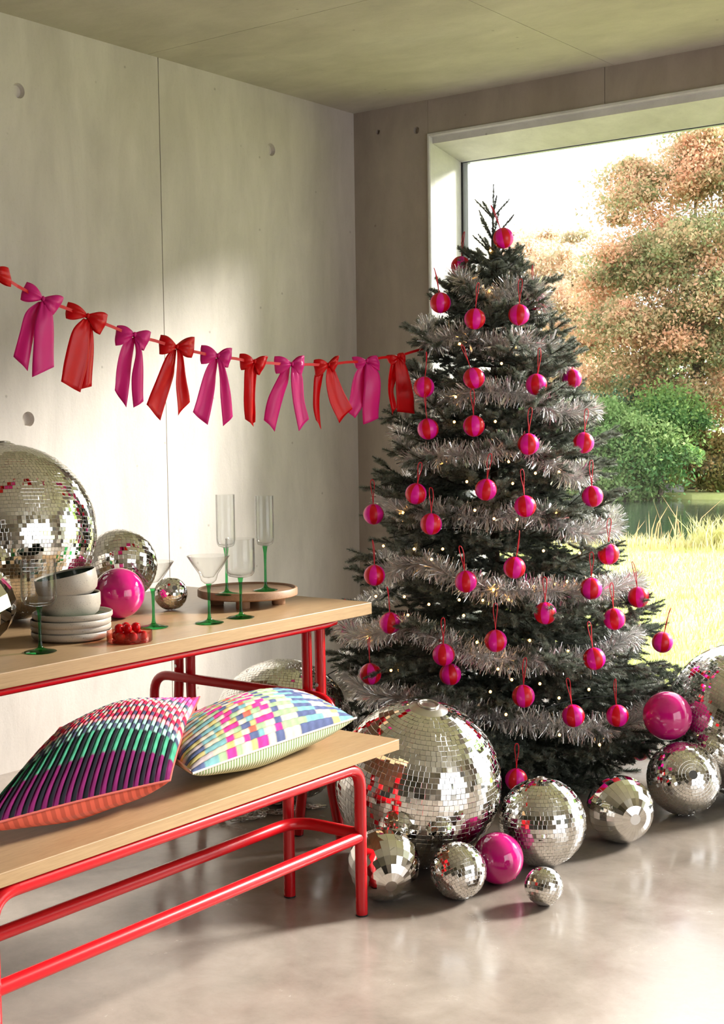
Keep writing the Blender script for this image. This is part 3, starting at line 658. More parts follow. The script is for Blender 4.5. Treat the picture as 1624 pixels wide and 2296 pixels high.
bows = [
 ('red', (-22, 610), ((-60, 590), (-62, 628)), ((18, 602), (24, 642)), [[(-30, 616, -18, 616), (-48, 650, -22, 650), (-60, 720, -25, 720), (-66, 790, -30, 815)], [(-24, 616, -14, 616), (-24, 660, 2-10, 650), (-28, 720, -6, 720), (-24, 810, -4, 790)]], 'red satin bow cut by the left edge of the picture'),
 ('pink', (95, 670), ((60, 633), (46, 671)), ((142, 668), (119, 705)), [[(88, 676, 98, 676), (60, 700, 94, 712), (45, 748, 78, 745), (33, 799, 64, 832)], [(90, 676, 104, 676), (74, 725, 114, 702), (72, 780, 119, 760), (70, 846, 121, 823)]], 'pink satin bow, the leftmost pink one of the garland'),
 ('red', (195, 708), ((153, 678), (148, 713)), ((241, 707), (224, 749)), [[(193, 716, 203, 716), (196, 750, 209, 735), (188, 800, 212, 790), (180, 873, 209, 866)], [(185, 714, 200, 718), (158, 742, 197, 750), (143, 800, 197, 805), (133, 856, 178, 880)]], 'red satin bow with overlapping tails, second whole bow from left'),
 ('pink', (300, 750), ((263, 731), (259, 774)), ((338, 746), (322, 785)), [[(293, 757, 303, 757), (276, 776, 300, 790), (262, 830, 292, 842), (259, 875, 283, 914)], [(299, 757, 309, 757), (301, 790, 314, 785), (292, 845, 318, 840), (300, 914, 323, 900)]], 'pink satin bow, third whole bow, over the wall joint'),
 ('red', (395, 777), ((360, 752), (358, 793)), ((435, 757), (430, 801)), [[(388, 783, 397, 783), (372, 802, 394, 820), (350, 858, 391, 852), (327, 907, 360, 943)], [(394, 783, 404, 783), (393, 820, 409, 815), (390, 870, 414, 860), (397, 932, 422, 902)]], 'red satin bow with wide spread tails, fourth whole bow'),
 ('pink', (487, 797), ((452, 775), (451, 815)), ((520, 782), (511, 823)), [[(479, 803, 488, 803), (467, 820, 487, 832), (450, 868, 483, 872), (431, 924, 464, 953)], [(486, 803, 496, 803), (489, 840, 502, 830), (490, 890, 511, 880), (502, 956, 522, 934)]], 'pink satin bow with narrow open tails, fifth whole bow'),
 ('red', (569, 810), ((538, 794), (541, 829)), ((600, 801), (582, 840)), [[(566, 815, 578, 815), (562, 850, 577, 845), (562, 900, 572, 900), (565, 952, 572, 946)], [(560, 815, 570, 815), (545, 832, 564, 842), (543, 890, 564, 895), (551, 940, 570, 957)]], 'red satin bow with slim twisted tails, the narrowest bow'),
 ('pink', (653, 816), ((616, 800), (619, 837)), ((682, 799), (676, 841)), [[(643, 822, 653, 822), (628, 842, 649, 852), (605, 890, 641, 880), (595, 942, 620, 968)], [(651, 822, 662, 822), (647, 850, 674, 845), (653, 900, 680, 895), (665, 967, 690, 940)]], 'pink satin bow with broad open tails left of the last pink one'),
 ('red', (735, 817), ((704, 808), (709, 844)), ((760, 798), (750, 833)), [[(724, 823, 732, 823), (707, 842, 725, 852), (705, 900, 721, 890), (709, 942, 723, 963)], [(730, 823, 744, 823), (726, 855, 753, 845), (736, 905, 770, 885), (756, 949, 786, 917)]], 'red satin bow whose tail crosses the neighbouring pink tail'),
 ('pink', (821, 809), ((790, 801), (800, 826)), ((846, 799), (851, 830)), [[(812, 815, 824, 815), (797, 842, 828, 852), (786, 890, 817, 900), (779, 920, 797, 938)], [(818, 815, 830, 815), (813, 850, 846, 838), (810, 900, 849, 890), (815, 952, 850, 938)]], 'pink satin bow at the room corner, last pink one before the tree'),
 ('red', (891, 798), ((866, 799), (877, 818)), ((907, 794), (908, 822)), [[(884, 803, 892, 803), (877, 820, 890, 850), (872, 880, 884, 880), (879, 932, 888, 914)], [(887, 803, 900, 803), (883, 830, 908, 825), (884, 880, 920, 880), (892, 923, 930, 928)]], 'red satin bow hanging closest to the tree')]
for c, k, L, Rr, tails, lab in bows: bow('satin_bow', lab, k, L, Rr, tails, M_sred if c == 'red' else M_spink)
gs = [gp(x, y) for x, y in ((-22, 612), (40, 641), (95, 671), (147, 690), (195, 710), (252, 732), (300, 752), (350, 764), (395, 779), (445, 790), (487, 799), (530, 804), (569, 812), (610, 814), (653, 818), (694, 817), (735, 818), (778, 812), (821, 810), (856, 802), (891, 799), (925, 789), (955, 781))]
gs = [np.array((.03, -4.95, 2.42)), np.array((.75, -4.30, 2.05)), np.array((1.2, -3.62, 1.80))]+gs
gs = [np.array(p)-BOWN*.004 for p in catmull(gs, 3)]; V = []; F = []
for i, p in enumerate(gs):
    for s in (-1, 1):
        for d in (-.0006, .0006): V.append(p+np.array([d, 0, s*.0045]))
for i in range(len(gs)-1):
    a, b = i*4, i*4+4
    for q in ((0, 2), (2, 3), (3, 1), (1, 0)): F.append((a+q[0], b+q[0], b+q[1], a+q[1]))
tag(MB().add(V, F).build('garland_ribbon', M_sred), 'thin red ribbon strung from the left edge to the tree', 'ribbon')

# ------------------------------------------------------------------ christmas tree
TB = np.array([1.5, -1.14, 0.0])
PROF = [(-.05, .46), (.04, .56), (.17, .63), (.29, .64), (.46, .635), (.55, .60), (.72, .535), (.89, .49), (1.05, .44), (1.22, .387), (1.39, .345), (1.59, .29), (1.72, .235), (1.885, .14), (2.0, .075), (2.19, .0), (3, -.3)]
def prof(z): return np.interp(z, [p[0] for p in PROF], [p[1] for p in PROF])
tree = tag(empty('christmas_tree', TB), 'tall artificial spruce by the window, dressed with baubles, tinsel and lights', 'christmas tree')
MB().tube([(0, 0, .05), (0, 0, 1.0), (0, 0, 2.0)], [.022, .017, .006], 10).build('trunk', M_bark, tree, smooth=True)
st = MB().tube([(0, 0, .02), (0, 0, .26)], .026, 12); st.build('stand_post', M_black, tree, smooth=True)
for k in range(4):
    a = k*PI/2+.3; MB().tube(rounded([(.02*math.cos(a), .02*math.sin(a), .12), (.16*math.cos(a), .16*math.sin(a), .03), (.30*math.cos(a), .30*math.sin(a), .007)], .06), .0065, 8).build('stand_leg', M_black, tree, smooth=True)
def twig_needles(A, B, dens, nl, tint, seg):
    # A,B: twig ends; needles bristle all round, swept forward
    A, B = np.array(A), np.array(B); d = B-A; L = np.linalg.norm(d); d /= L; n = max(6, int(L*dens))
    u = np.cross(d, [0, 0, 1.0]); u /= np.linalg.norm(u)+1e-9; w = np.cross(u, d)
    t = rng.random(n); an = rng.random(n)*2*PI; le = nl*(.75+.5*rng.random(n))*np.clip((1.08-t)*3.2, .45, 1)
    rad = u[None]*np.cos(an)[:, None]+w[None]*(np.sin(an)*.85+.12)[:, None]
    dirn = rad*.86+d[None]*(.50+.2*rng.random(n))[:, None]; dirn /= np.linalg.norm(dirn, axis=1)[:, None]
    P = A[None]+d[None]*(t*L)[:, None]; side = np.cross(dirn, rad); side /= np.linalg.norm(side, axis=1)[:, None]+1e-9
    hw = .00125; V = np.empty((n, 3, 3)); V[:, 0] = P+side*hw; V[:, 1] = P-side*hw; V[:, 2] = P+dirn*le[:, None]
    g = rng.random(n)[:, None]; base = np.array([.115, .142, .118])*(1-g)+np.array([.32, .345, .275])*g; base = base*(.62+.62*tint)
    seg.append((V.reshape(-1, 3), np.repeat(base, 3, 0)))
def gen_branch(L, seed, bushy=1.0):
    segs = []; mb = MB(); rs = np.random.default_rng(seed)
    pts = [np.array([L*u, .02*math.sin(u*3+seed)*L, .10*L*(u**2)-.06*L*math.sin(PI*u)]) for u in np.linspace(0, 1, 7)]
    mb.tube(pts, list(np.linspace(.0042, .0012, 7)), 5, cap=False)
    for i in range(6):
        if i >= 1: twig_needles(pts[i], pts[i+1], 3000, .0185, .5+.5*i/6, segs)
    nt = max(4, int(L*26*bushy))
    for k in range(nt):
        u = .22+.72*(k+rs.random()*.5)/nt; i = min(5, int(u*6)); f = u*6-i; p = pts[i]*(1-f)+pts[i+1]*f
        sg = 1 if k % 2 else -1; ang = math.radians(rs.uniform(35, 62)); le = (.34*L*(1.05-u)+.045)*rs.uniform(.75, 1.2)
        dz = rs.uniform(-.45, .50); d = np.array([math.cos(ang), sg*math.sin(ang), dz]); d /= np.linalg.norm(d); q = p+d*le+np.array([0, 0, .1*le*rs.uniform(-1, .6)])
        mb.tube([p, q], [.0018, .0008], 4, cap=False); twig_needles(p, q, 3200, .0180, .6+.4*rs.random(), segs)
        if le > .06:
            for s2 in (-1, 1):
                uu = rs.uniform(.35, .65); pp_ = p*(1-uu)+q*uu; a2 = ang*sg+s2*math.radians(rs.uniform(32, 48)); d2 = np.array([math.cos(a2), math.sin(a2), rs.uniform(-.25, .25)]); d2 /= np.linalg.norm(d2)
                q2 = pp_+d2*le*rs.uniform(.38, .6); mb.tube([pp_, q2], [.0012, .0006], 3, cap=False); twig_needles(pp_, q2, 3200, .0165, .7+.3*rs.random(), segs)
    V = np.vstack([s[0] for s in segs]); C = np.vstack([s[1] for s in segs]); n = len(V)
    F = np.arange(n).reshape(-1, 3)
    sv = np.array(mb.v); sf = np.array([(a, b, c) for a, b, c, d in mb.f]+[(a, c, d) for a, b, c, d in mb.f])+n
    V = np.vstack([V, sv]); C = np.vstack([C, np.tile((.07, .055, .035), (len(sv), 1))])
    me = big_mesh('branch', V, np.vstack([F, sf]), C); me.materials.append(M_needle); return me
CL = [.62, .50, .40, .31, .22, .14]
BR = {L: [gen_branch(L, int(L*100)+i*17) for i in range(3)] for L in CL}
def place_branch(z0, az, Lt, el, roll):
    Lc = min(CL, key=lambda c: abs(c-Lt)); me = BR[Lc][rng.integers(3)]; s = Lt/Lc
    mm = Matrix.Translation((.012*math.cos(az), .012*math.sin(az), z0)) @ Matrix.Rotation(az, 4, 'Z') @ Matrix.Rotation(-el, 4, 'Y') @ Matrix.Rotation(roll, 4, 'X') @ Matrix.Diagonal((s, s if s < 1.05 else 1.05, s if s < 1.05 else 1.05, 1))
    inst('branch', me, tree, mm)
nb = 0
zs = np.concatenate([np.arange(.10, 1.0, .076), np.arange(1.0, 1.90, .074)])
for li, z in enumerate(zs):
    el = math.radians(np.interp(z, [.1, .5, 1.2, 1.7, 1.95], [-13, -4, 8, 20, 30]))
    R_ = prof(z+.10*math.sin(el)); m = int(np.interp(z, [.1, .6, 1.2, 1.7, 2.0], [14, 13, 12, 11, 7]))
    for k in range(m):
        az = 2*PI*(k+.5*(li % 2)+rng.uniform(-.22, .22))/m; e = el+rng.normal(0, .09)
        tgt = prof(z+R_*math.sin(e)*.8)*(1 if z < 1.75 else .82); Lt = max(.09, tgt/math.cos(e)*rng.uniform(.88, 1.14))
        if .25 < tgt and rng.random() < .22: Lt *= .62
        elif rng.random() < .2: Lt *= 1.10
        place_branch(z, az, Lt, e, rng.normal(0, .25)); nb += 1
def shoot_mesh(L):
    sg = []; twig_needles((0, 0, 0), (L, 0, .03*L), 3200, .012, .8, sg); mb = MB().tube([(0, 0, 0), (L, 0, .03*L)], [.0022, .001], 4, cap=False); n = len(sg[0][0]); sv = np.array(mb.v)
    sf = np.array([(a, b, c) for a, b, c, d in mb.f]+[(a, c, d) for a, b, c, d in mb.f])+n
    me = big_mesh('shoot', np.vstack([sg[0][0], sv]), np.vstack([np.arange(n).reshape(-1, 3), sf]), np.vstack([sg[0][1], np.tile((.07, .055, .035), (len(sv), 1))])); me.materials.append(M_needle); return me
SHM = shoot_mesh(.095)
for z, cnt, el, s, a0 in ((2.065, 4, 48, 1.0, .9), (1.985, 5, 56, 1.25, .2), (1.93, 6, 40, 1.1, .5), (1.90, 6, 18, 1.35, 0)):
    for k in range(cnt): inst('shoot', SHM, tree, Matrix.Translation((0, 0, z)) @ Matrix.Rotation(a0+k*2*PI/cnt+rng.normal(0, .15), 4, 'Z') @ Matrix.Rotation(-math.radians(el+rng.normal(0, 7)), 4, 'Y') @ Matrix.Scale(s, 4))
for az, zz, Lx, ex in ((20, .30, .66, -17), (38, .26, .70, -15), (55, .33, .64, -14), (5, .22, .60, -12), (-20, .20, .56, -10), (-45, .24, .58, -12), (-70, .22, .56, -12), (200, .28, .60, -14), (222, .34, .62, -12), (245, .26, .60, -13), (30, .45, .66, -10), (215, .48, .64, -8)):
    place_branch(zz, math.radians(az), Lx, math.radians(ex), rng.normal(0, .2))
lead = []; mbl = MB().tube([(0, 0, 1.9), (0, 0, 2.185)], [.004, .0015], 6); twig_needles((0, 0, 1.95), (.004, .002, 2.19), 3200, .014, .8, lead)
me = big_mesh('leader_shoot', lead[0][0], np.arange(len(lead[0][0])).reshape(-1, 3), lead[0][1]); link('leader_shoot', me, tree, M_needle)

def on_tree(px, py, k=1.0, inner=0.0):   # where the sight line first meets the tree's outline of revolution
    d = ray(px, py); best = None
    for t in np.arange(3.7, 6.0, .01):
        p = CAM+t*d; g = math.hypot(p[0]-TB[0], p[1]-TB[1])-prof(p[2])*k+inner
        if best is None or g < best[0]: best = (g, p, t)
        if g <= 0: return p
    return best[1]
# ---- baubles
BR_ = .0372
bl = [(1129, 534, 'topmost, beside the bare tree tip'), (1034, 597, 'half hidden below the tip at the upper left'), (988, 679, 'at the left edge against the white reveal'), (1065, 715, 'with red centre stripe, below the upper left tinsel'), (1164, 706, 'right of the trunk below the first light'), (1201, 672, 'tucked behind a twig at the upper right'),
 (951, 868, 'at the left edge beside the last red bow'), (1063, 848, 'in the middle of the upper tree'), (1203, 862, 'right of centre, level with the bow garland'), (1283, 850, 'peeking out at the right edge in front of foliage'), (960, 962, 'below the last red bow tail'), (1063, 955, 'between two lights under the third tinsel band'),
 (1185, 996, 'with long red loop, right of centre in the upper half'), (1309, 993, 'at the right edge above the pond bank'), (933, 1107, 'left of centre beside a bunch of wide tinsel'), (838, 1153, 'hanging clear at the left edge by the room corner'), (1090, 1098, 'at the very middle of the tree'), (1178, 1135, 'just right of the middle, low red loop'),
 (1329, 1113, 'at the right edge level with the far pond bank'), (967, 1175, 'below the wide tinsel bunch, left of centre'), (840, 1290, 'at the left edge above the table corner'), (1045, 1304, 'in the middle with red centre, above the table height'), (1154, 1273, 'tilted, right of the middle below a tinsel band'), (1365, 1242, 'at the right edge level with the near pond bank'),
 (1326, 1320, 'right side, one in from the edge above the lawn'), (1432, 1339, 'right edge against the sunlit lawn, upper of two'), (788, 1416, 'half behind twigs right of the table corner'), (875, 1397, 'left side, just right of the table corner'), (995, 1468, 'left of the middle above the big mirror ball'), (1112, 1437, 'in the middle below the long tinsel swag'),
 (1223, 1375, 'right of the middle on the tinsel swag'), (1378, 1388, 'right side behind a pointing twig'), (1333, 1477, 'right side with straight long loop'), (1486, 1440, 'right edge against the sunlit lawn, lower of two'), (831, 1511, 'lowest at the left edge above the cushions'), (1174, 1561, 'in the lower middle, red with pink stripe'),
 (1286, 1605, 'lower right of middle, under a drooping sprig'), (1385, 1605, 'lower right, left of the stacked pink ball'), (1158, 1748, 'lowest of all, behind the upright mirror ball'), (1436, 1682, 'dark one at the lower right beside the ringed mirror ball'), (1010, 1512, 'nearly hidden in branches above the big mirror ball')]
gn = 8; nth, nph = 6, 16
def gore(r0):
    V = []; F = []
    for i in range(nph+1):
        ph = PI*i/nph
        for j in range(nth+1):
            th = (j/nth-.5)*2*PI/gn; rr = r0*(1+.006*math.cos(PI*(j/nth-.5)))
            V.append((rr*math.sin(ph)*math.cos(th), rr*math.sin(ph)*math.sin(th), rr*math.cos(ph)))
    for i in range(nph):
        for j in range(nth): F.append((i*(nth+1)+j, (i+1)*(nth+1)+j, (i+1)*(nth+1)+j+1, i*(nth+1)+j+1))
    return V, F
gv, gf = gore(BR_); gm = {}
for nm, mt in (('pink_panel', M_bpink), ('red_panel', M_bred)):
    me = bpy.data.meshes.new(nm); me.from_pydata(gv, [], gf); me.materials.append(mt); me.polygons.foreach_set('use_smooth', np.ones(len(me.polygons), bool)); gm[nm] = me
lp = MB().tube(catmull([(0, 0, BR_-.001), (.003, .002, BR_+.035), (.008, .004, BR_+.072), (.004, .006, BR_+.088), (-.004, .004, BR_+.084), (-.006, 0, BR_+.06), (-.002, -.001, BR_+.03), (0, 0, BR_)], 5), .0014, 6)
lo = lp.build('hanging_loop', M_cord, None, smooth=True); lpm = lo.data; bpy.data.objects.remove(lo)
for i, (x, y, lab) in enumerate(bl):
    hid = lab.startswith(('nearly', 'half', 'dark', 'tucked', 'peek'))
    p = on_tree(x, y, 1.0, .05 if hid else -.045)
    b = tag(empty('bauble', p, (rng.normal(0, .08), rng.normal(0, .10), rng.random()*6)), 'pink and red striped bauble '+lab, 'bauble', 'striped baubles on the tree')
    for k in range(gn): inst('pink_panel' if k % 2 else 'red_panel', gm['pink_panel' if k % 2 else 'red_panel'], b, Matrix.Rotation(2*PI*k/gn, 4, 'Z'))
    inst('hanging_loop', lpm, b, Matrix.Rotation(rng.random()*6, 4, 'Z') @ Matrix.Rotation(rng.normal(0, .1), 4, 'X'))
# ---- tinsel garland
tn = tag(empty('tinsel_garland', TB), 'silver tinsel garland winding round the tree', 'tinsel')
path = []
N = 900
for i in range(N):
    u = i/(N-1); z = 1.93-1.80*u; turns = 8.6; az = 2*PI*turns*(u**.92)+1.0
    r = max(.03, prof(z)*(.90+.10*math.sin(az*1.37+.6)+.04*math.sin(az*4.3))); path.append((r*math.cos(az), r*math.sin(az), z-.045*abs(math.sin(az*1.9+1))+.022*math.sin(az*3.1+2)+.012*math.sin(az*7)))
path = np.array(path)
MB().tube(path[::2], .0010, 5).build('core_wire', M_cap, tn, smooth=True)
seg = np.linalg.norm(np.diff(path, axis=0), axis=1); cum = np.concatenate([[0], np.cumsum(seg)]); Lg = cum[-1]
def strips(n, lmin, lmax, w, curl):
    s = rng.random(n)*Lg; P = np.stack([np.interp(s, cum, path[:, k]) for k in range(3)], 1); Q = np.stack([np.interp(np.minimum(s+.01, Lg), cum, path[:, k]) for k in range(3)], 1)
    d = Q-P; d /= np.linalg.norm(d, axis=1)[:, None]+1e-9; r = rng.normal(size=(n, 3)); r -= d*np.sum(r*d, 1)[:, None]; r /= np.linalg.norm(r, axis=1)[:, None]
    dirn = r+d*rng.uniform(-.5, .5, (n, 1)); dirn /= np.linalg.norm(dirn, axis=1)[:, None]; le = rng.uniform(lmin, lmax, (n, 1)); sd_ = np.cross(dirn, rng.normal(size=(n, 3))); sd_ /= np.linalg.norm(sd_, axis=1)[:, None]
    nn = np.cross(dirn, sd_); bend = rng.uniform(-curl, curl, (n, 1)); ww = w*rng.uniform(.6, 1.2, (n, 1))
    V = np.empty((n, 6, 3)); V[:, 0] = P-sd_*ww; V[:, 1] = P+sd_*ww; m = P+dirn*le*.5+nn*bend*le*.25; V[:, 2] = m-sd_*ww; V[:, 3] = m+sd_*ww; e = P+dirn*le*.95+nn*bend*le; V[:, 4] = e-sd_*ww; V[:, 5] = e+sd_*ww
    b = np.arange(n)[:, None]*6; return V.reshape(-1, 3), np.concatenate([b+np.array([[0, 1, 3, 2]]), b+np.array([[2, 3, 5, 4]])])
V1, F1 = strips(85000, .028, .068, .00075, .35); V2, F2 = strips(5200, .032, .066, .0030, .5)
o = link('tinsel_fringe', big_mesh('tinsel_fringe', np.vstack([V1, V2]), np.vstack([F1, F2+len(V1)])), tn, M_tinsel); o['kind'] = 'stuff'
# ---- string lights
sl = tag(empty('string_lights', (0, 0, 0)), 'string of warm white fairy lights wound through the tree', 'lights')
bp = [(1098, 652), (1031, 771), (1156, 778), (1125, 815), (1019, 946), (1111, 945), (1141, 1035), (1047, 1080), (1108, 1163), (1065, 1144), (1201, 1061), (1254, 1058), (1248, 1151), (1219, 1235), (968, 1254), (929, 1231), (993, 1231), (1107, 1322), (962, 1355), (1083, 1346), (1030, 1345), (1272, 1304), (1197, 1315), (825, 1429), (877, 1503), (895, 1503), (1070, 1440), (1188, 1436), (1117, 1500), (1274, 1460), (1135, 1602), (1254, 1565), (1211, 1533), (1148, 1524), (1321, 1546), (1255, 1648), (1345, 1670), (1100, 1551), (843, 1337), (907, 1338), (915, 1379), (1100, 562), (1022, 890), (1150, 1084), (1160, 1165), (1141, 1345), (1330, 1290), (1246, 1310), (1040, 1380), (990, 1040), (1210, 700), (1050, 640), (904, 1150), (860, 1224), (1300, 1240)]
bm_ = MB().lathe([(0, -.005), (.0034, -.0035), (.0048, 0), (.0034, .0035), (0, .005)], 8); lo = bm_.build('bulb', M_bulb, None, smooth=True); bme = lo.data; bpy.data.objects.remove(lo)
for x, y in bp: inst('bulb', bme, sl, Matrix.Translation(on_tree(x, y, 1.0, .015)))
cpth = []
for i in range(700):
    u = i/699; z = 1.95-1.75*u; az = -2*PI*9*(u**.9)+2; r = max(.02, prof(z)*.80)+.02*math.sin(az*4.1); cpth.append((TB[0]+r*math.cos(az), TB[1]+r*math.sin(az), z+.018*math.sin(az*5.3)))
MB().tube(cpth, .0016, 5).build('cable', M_cable, sl)
MB().tube(catmull([(1.02, -1.42, .40), (.92, -1.46, .34), (.86, -1.43, .335), (.84, -1.40, .36), (.86, -1.42, .375), (.86, -1.46, .34), (.80, -1.44, .30), (.70, -1.40, .29), (.56, -1.30, .22), (.45, -1.2, .06), (.40, -1.1, .006), (.3, -.7, .005)], 6), .0022, 6).build('power_cable', M_cable, sl)

# ------------------------------------------------------------------ garden
def ground_mat(name, stops, sc=3):
    m, nt, b = new_mat(name); v = coords(nt); n = noise(nt, v, sc, 8, .7); r = ramp(nt, stops); nt.links.new(n, r.inputs['Fac']); nt.links.new(r.outputs['Color'], b.inputs['Base Color']); setp(b, rough=.9); return m
M_lawn = ground_mat('lawn_soil', [(.3, (.32, .38, .10)), (.7, (.52, .54, .22))], 2.5)
M_bank = ground_mat('bank_grass', [(.3, (.15, .24, .05)), (.7, (.32, .38, .12))], 1.2)
GZ = -.10
# lawn with a hollow for the pond: strips in front, behind and at the sides
pond = [(-16, 9.4), (-9, 8.8), (-3, 8.3), (1.5, 8.7), (6, 9.6), (12, 12), (14, 16), (8, 19), (0, 19.2), (-6, 18.2), (-12, 19.0), (-20, 17), (-21, 12)]
bm = bmesh.new()
ov = [bm.verts.new((x, y, GZ)) for x, y in ((-90, .53), (70, .53), (70, 120), (-90, 120))]; ed = [bm.edges.new((ov[i], ov[(i+1) % 4])) for i in range(4)]
pv = [bm.verts.new((x, y, GZ)) for x, y in pond]; ed += [bm.edges.new((pv[i], pv[(i+1) % len(pv)])) for i in range(len(pv))]
bmesh.ops.triangle_fill(bm, use_beauty=True, edges=ed, normal=(0, 0, 1))
lv = [bm.verts.new((x*.985-.03, y*.97+.4, GZ-.45)) for x, y in pond]
for i in range(len(pv)): bm.faces.new((pv[i], pv[(i+1) % len(pv)], lv[(i+1) % len(pv)], lv[i]))
bm.faces.new(lv); bmesh.ops.recalc_face_normals(bm, faces=bm.faces)
me = bpy.data.meshes.new('ground'); bm.to_mesh(me); bm.free(); g = link('ground', me, None, M_lawn); g['kind'] = 'structure'
for p in me.polygons:
    if p.normal.z < 0: p.flip()
M_water, nt, b = new_mat('pond_water'); b.inputs['Base Color'].default_value = (.03, .045, .03, 1); setp(b, rough=.03, spec=.6)
nt.links.new(bump(nt, noise(nt, coords(nt, (1, 2.2, 1)), 2.2, 4, .6), .10, .05), b.inputs['Normal'])
wv = [(x, y, GZ-.09) for x, y in pond]
o = MB().add(wv, [tuple(range(len(wv)))]).build('pond', M_water); tag(o, 'still garden pond reflecting the trees', 'pond')
# lawn grass blades
def blades(name, XY, hgt, w, cols, lean, z0=GZ, label=None, cat='grass'):
    n = len(XY); h = hgt*rng.uniform(.5, 1.3, n); a = rng.random(n)*2*PI; d = np.stack([np.cos(a), np.sin(a), 0*a], 1); l = rng.uniform(0, lean, n)[:, None]; b = rng.random(n)*2*PI; bd = np.stack([np.cos(b), np.sin(b), 0*b], 1)
    P = np.c_[XY, np.full(n, z0)]; V = np.empty((n, 5, 3)); V[:, 0] = P-d*w; V[:, 1] = P+d*w; m = P+bd*l*h[:, None]*.3+np.c_[0*h, 0*h, h*.55]; V[:, 2] = m-d*w*.7; V[:, 3] = m+d*w*.7; V[:, 4] = P+bd*l*h[:, None]+np.c_[0*h, 0*h, h]
    k = np.arange(n)[:, None]*5; F = np.concatenate([k+np.array([[0, 1, 3]]), k+np.array([[0, 3, 2]]), k+np.array([[2, 3, 4]])])
    g_ = rng.random(n)[:, None]; C = np.array(cols[0])*(1-g_)+np.array(cols[1])*g_
    me = big_mesh(name, V.reshape(-1, 3), F, np.repeat(C, 5, 0)); return link(name, me, None, M_blade)
n = 90000; XY = np.c_[rng.uniform(-7, 4.5, n), .56+rng.random(n)**1.3*8.4]
o = blades('lawn_grass', XY, .055, .0035, ((.36, .42, .10), (.66, .66, .28)), .9); tag(o, 'sunlit short lawn grass outside the window', 'grass', kind='stuff')
n = 5000; XY = np.c_[rng.uniform(-9, 5, n), 0*rng.random(n)]; XY[:, 1] = np.interp(XY[:, 0], [-9, -3, 1.5, 5], [8.6, 8.15, 8.5, 9.2])+rng.normal(0, .22, n)
o = blades('bank_reeds', XY, .15, .005, ((.50, .42, .18), (.70, .60, .34)), .6); tag(o, 'dry straw-coloured grasses along the near pond bank', 'grass', kind='stuff')
def reed_clump(label, c, n, h, sp, cols):
    XY = np.c_[rng.normal(c[0], sp, n), rng.normal(c[1], sp, n)]; o = blades('reed_clump', XY-np.array(c), h, .010, cols, .75, 0); o.location = (c[0], c[1], GZ); tag(o, label, 'reeds', 'clumps by the pond'); return o
p1 = on(1530, 1095, 2, GZ); reed_clump('bright green spiky reed clump on the far pond bank', (p1[0], p1[1]+.6), 700, 1.25, .45, ((.35, .48, .08), (.60, .66, .22)))
p1 = on(1600, 1228, 2, GZ); reed_clump('pale spiky grass clump on the near bank at the right', (p1[0], p1[1]), 260, .30, .14, ((.45, .45, .16), (.66, .62, .32)))
p1 = on(1480, 1228, 2, GZ); reed_clump('few tall brown reeds standing at the near bank', (p1[0], p1[1]), 16, .50, .22, ((.45, .28, .14), (.58, .40, .20)))
# far bank: pale liner edge
M_liner = ground_mat('pale_stone', [(.3, (.42, .42, .42)), (.7, (.66, .66, .68))], 4)
le_ = tag(empty('pond_edging', (-6, 18.4, GZ)), 'pale stones edging the far side of the pond', 'stones')
for i in range(30):
    q = on(1372+i*4.9, 1101+2.0*math.sin(i*.9), 2, GZ); r = .17+.10*rng.random()
    s = MB().lathe([(r*math.sin(a)*(1+.10*math.sin(3*a)), -.11*math.cos(a)) for a in np.linspace(.01, PI-.01, 7)], 7).build('stone', M_liner, le_); s.location = (q[0]+6, q[1]-18.4, .03); s.rotation_euler = (rng.normal(0, .2), rng.normal(0, .2), rng.random()*6)
M_bark2 = plain('tree_bark', (.10, .075, .055), rough=.95)
def foliage(root, blobs, n, size, cols, name='foliage', cr=.42):
    # every big mass is broken into many small leafy sprays with gaps of sky between them
    w = np.array([b[1][0]*b[1][2] for b in blobs]); w = w/w.sum(); V = []; C = []
    for (c, r), k in zip(blobs, (w*n).astype(int)):
        r = np.array(r); nc = max(8, int(5.5*(r[0]*r[2])/(cr*cr))); d = rng.normal(size=(nc, 3)); d /= np.linalg.norm(d, axis=1)[:, None]
        cc = np.array(c)+d*r*(rng.random((nc, 1))**.45)*1.08; ct = rng.random(nc)
        i = rng.integers(0, nc, k); off = rng.normal(size=(k, 3)); off *= .62*np.array([1, 1, .55])*cr*rng.uniform(.35, 1.3, nc)[i][:, None]
        off[:, 2] -= .25*np.hypot(off[:, 0], off[:, 1]); P = cc[i]+off
        a = rng.normal(size=(k, 3)); a /= np.linalg.norm(a, axis=1)[:, None]; b = np.cross(a, rng.normal(size=(k, 3))); b /= np.linalg.norm(b, axis=1)[:, None]; s = size*rng.uniform(.6, 1.3, (k, 1))
        q = np.empty((k, 4, 3)); q[:, 0] = P-a*s; q[:, 1] = P-b*s*.55; q[:, 2] = P+a*s; q[:, 3] = P+b*s*.55; V.append(q.reshape(-1, 3))
        t = np.clip(ct[i]*.9+.22*rng.normal(size=k), 0, 1)[:, None]; C.append(np.repeat(np.array(cols[0])*(1-t)+np.array(cols[1])*t, 4, 0))
    V = np.vstack(V); C = np.vstack(C); F = np.arange(len(V)).reshape(-1, 4)
    o = link(name, big_mesh(name, V, F, C), root, M_leaf); o['kind'] = 'stuff'; return o
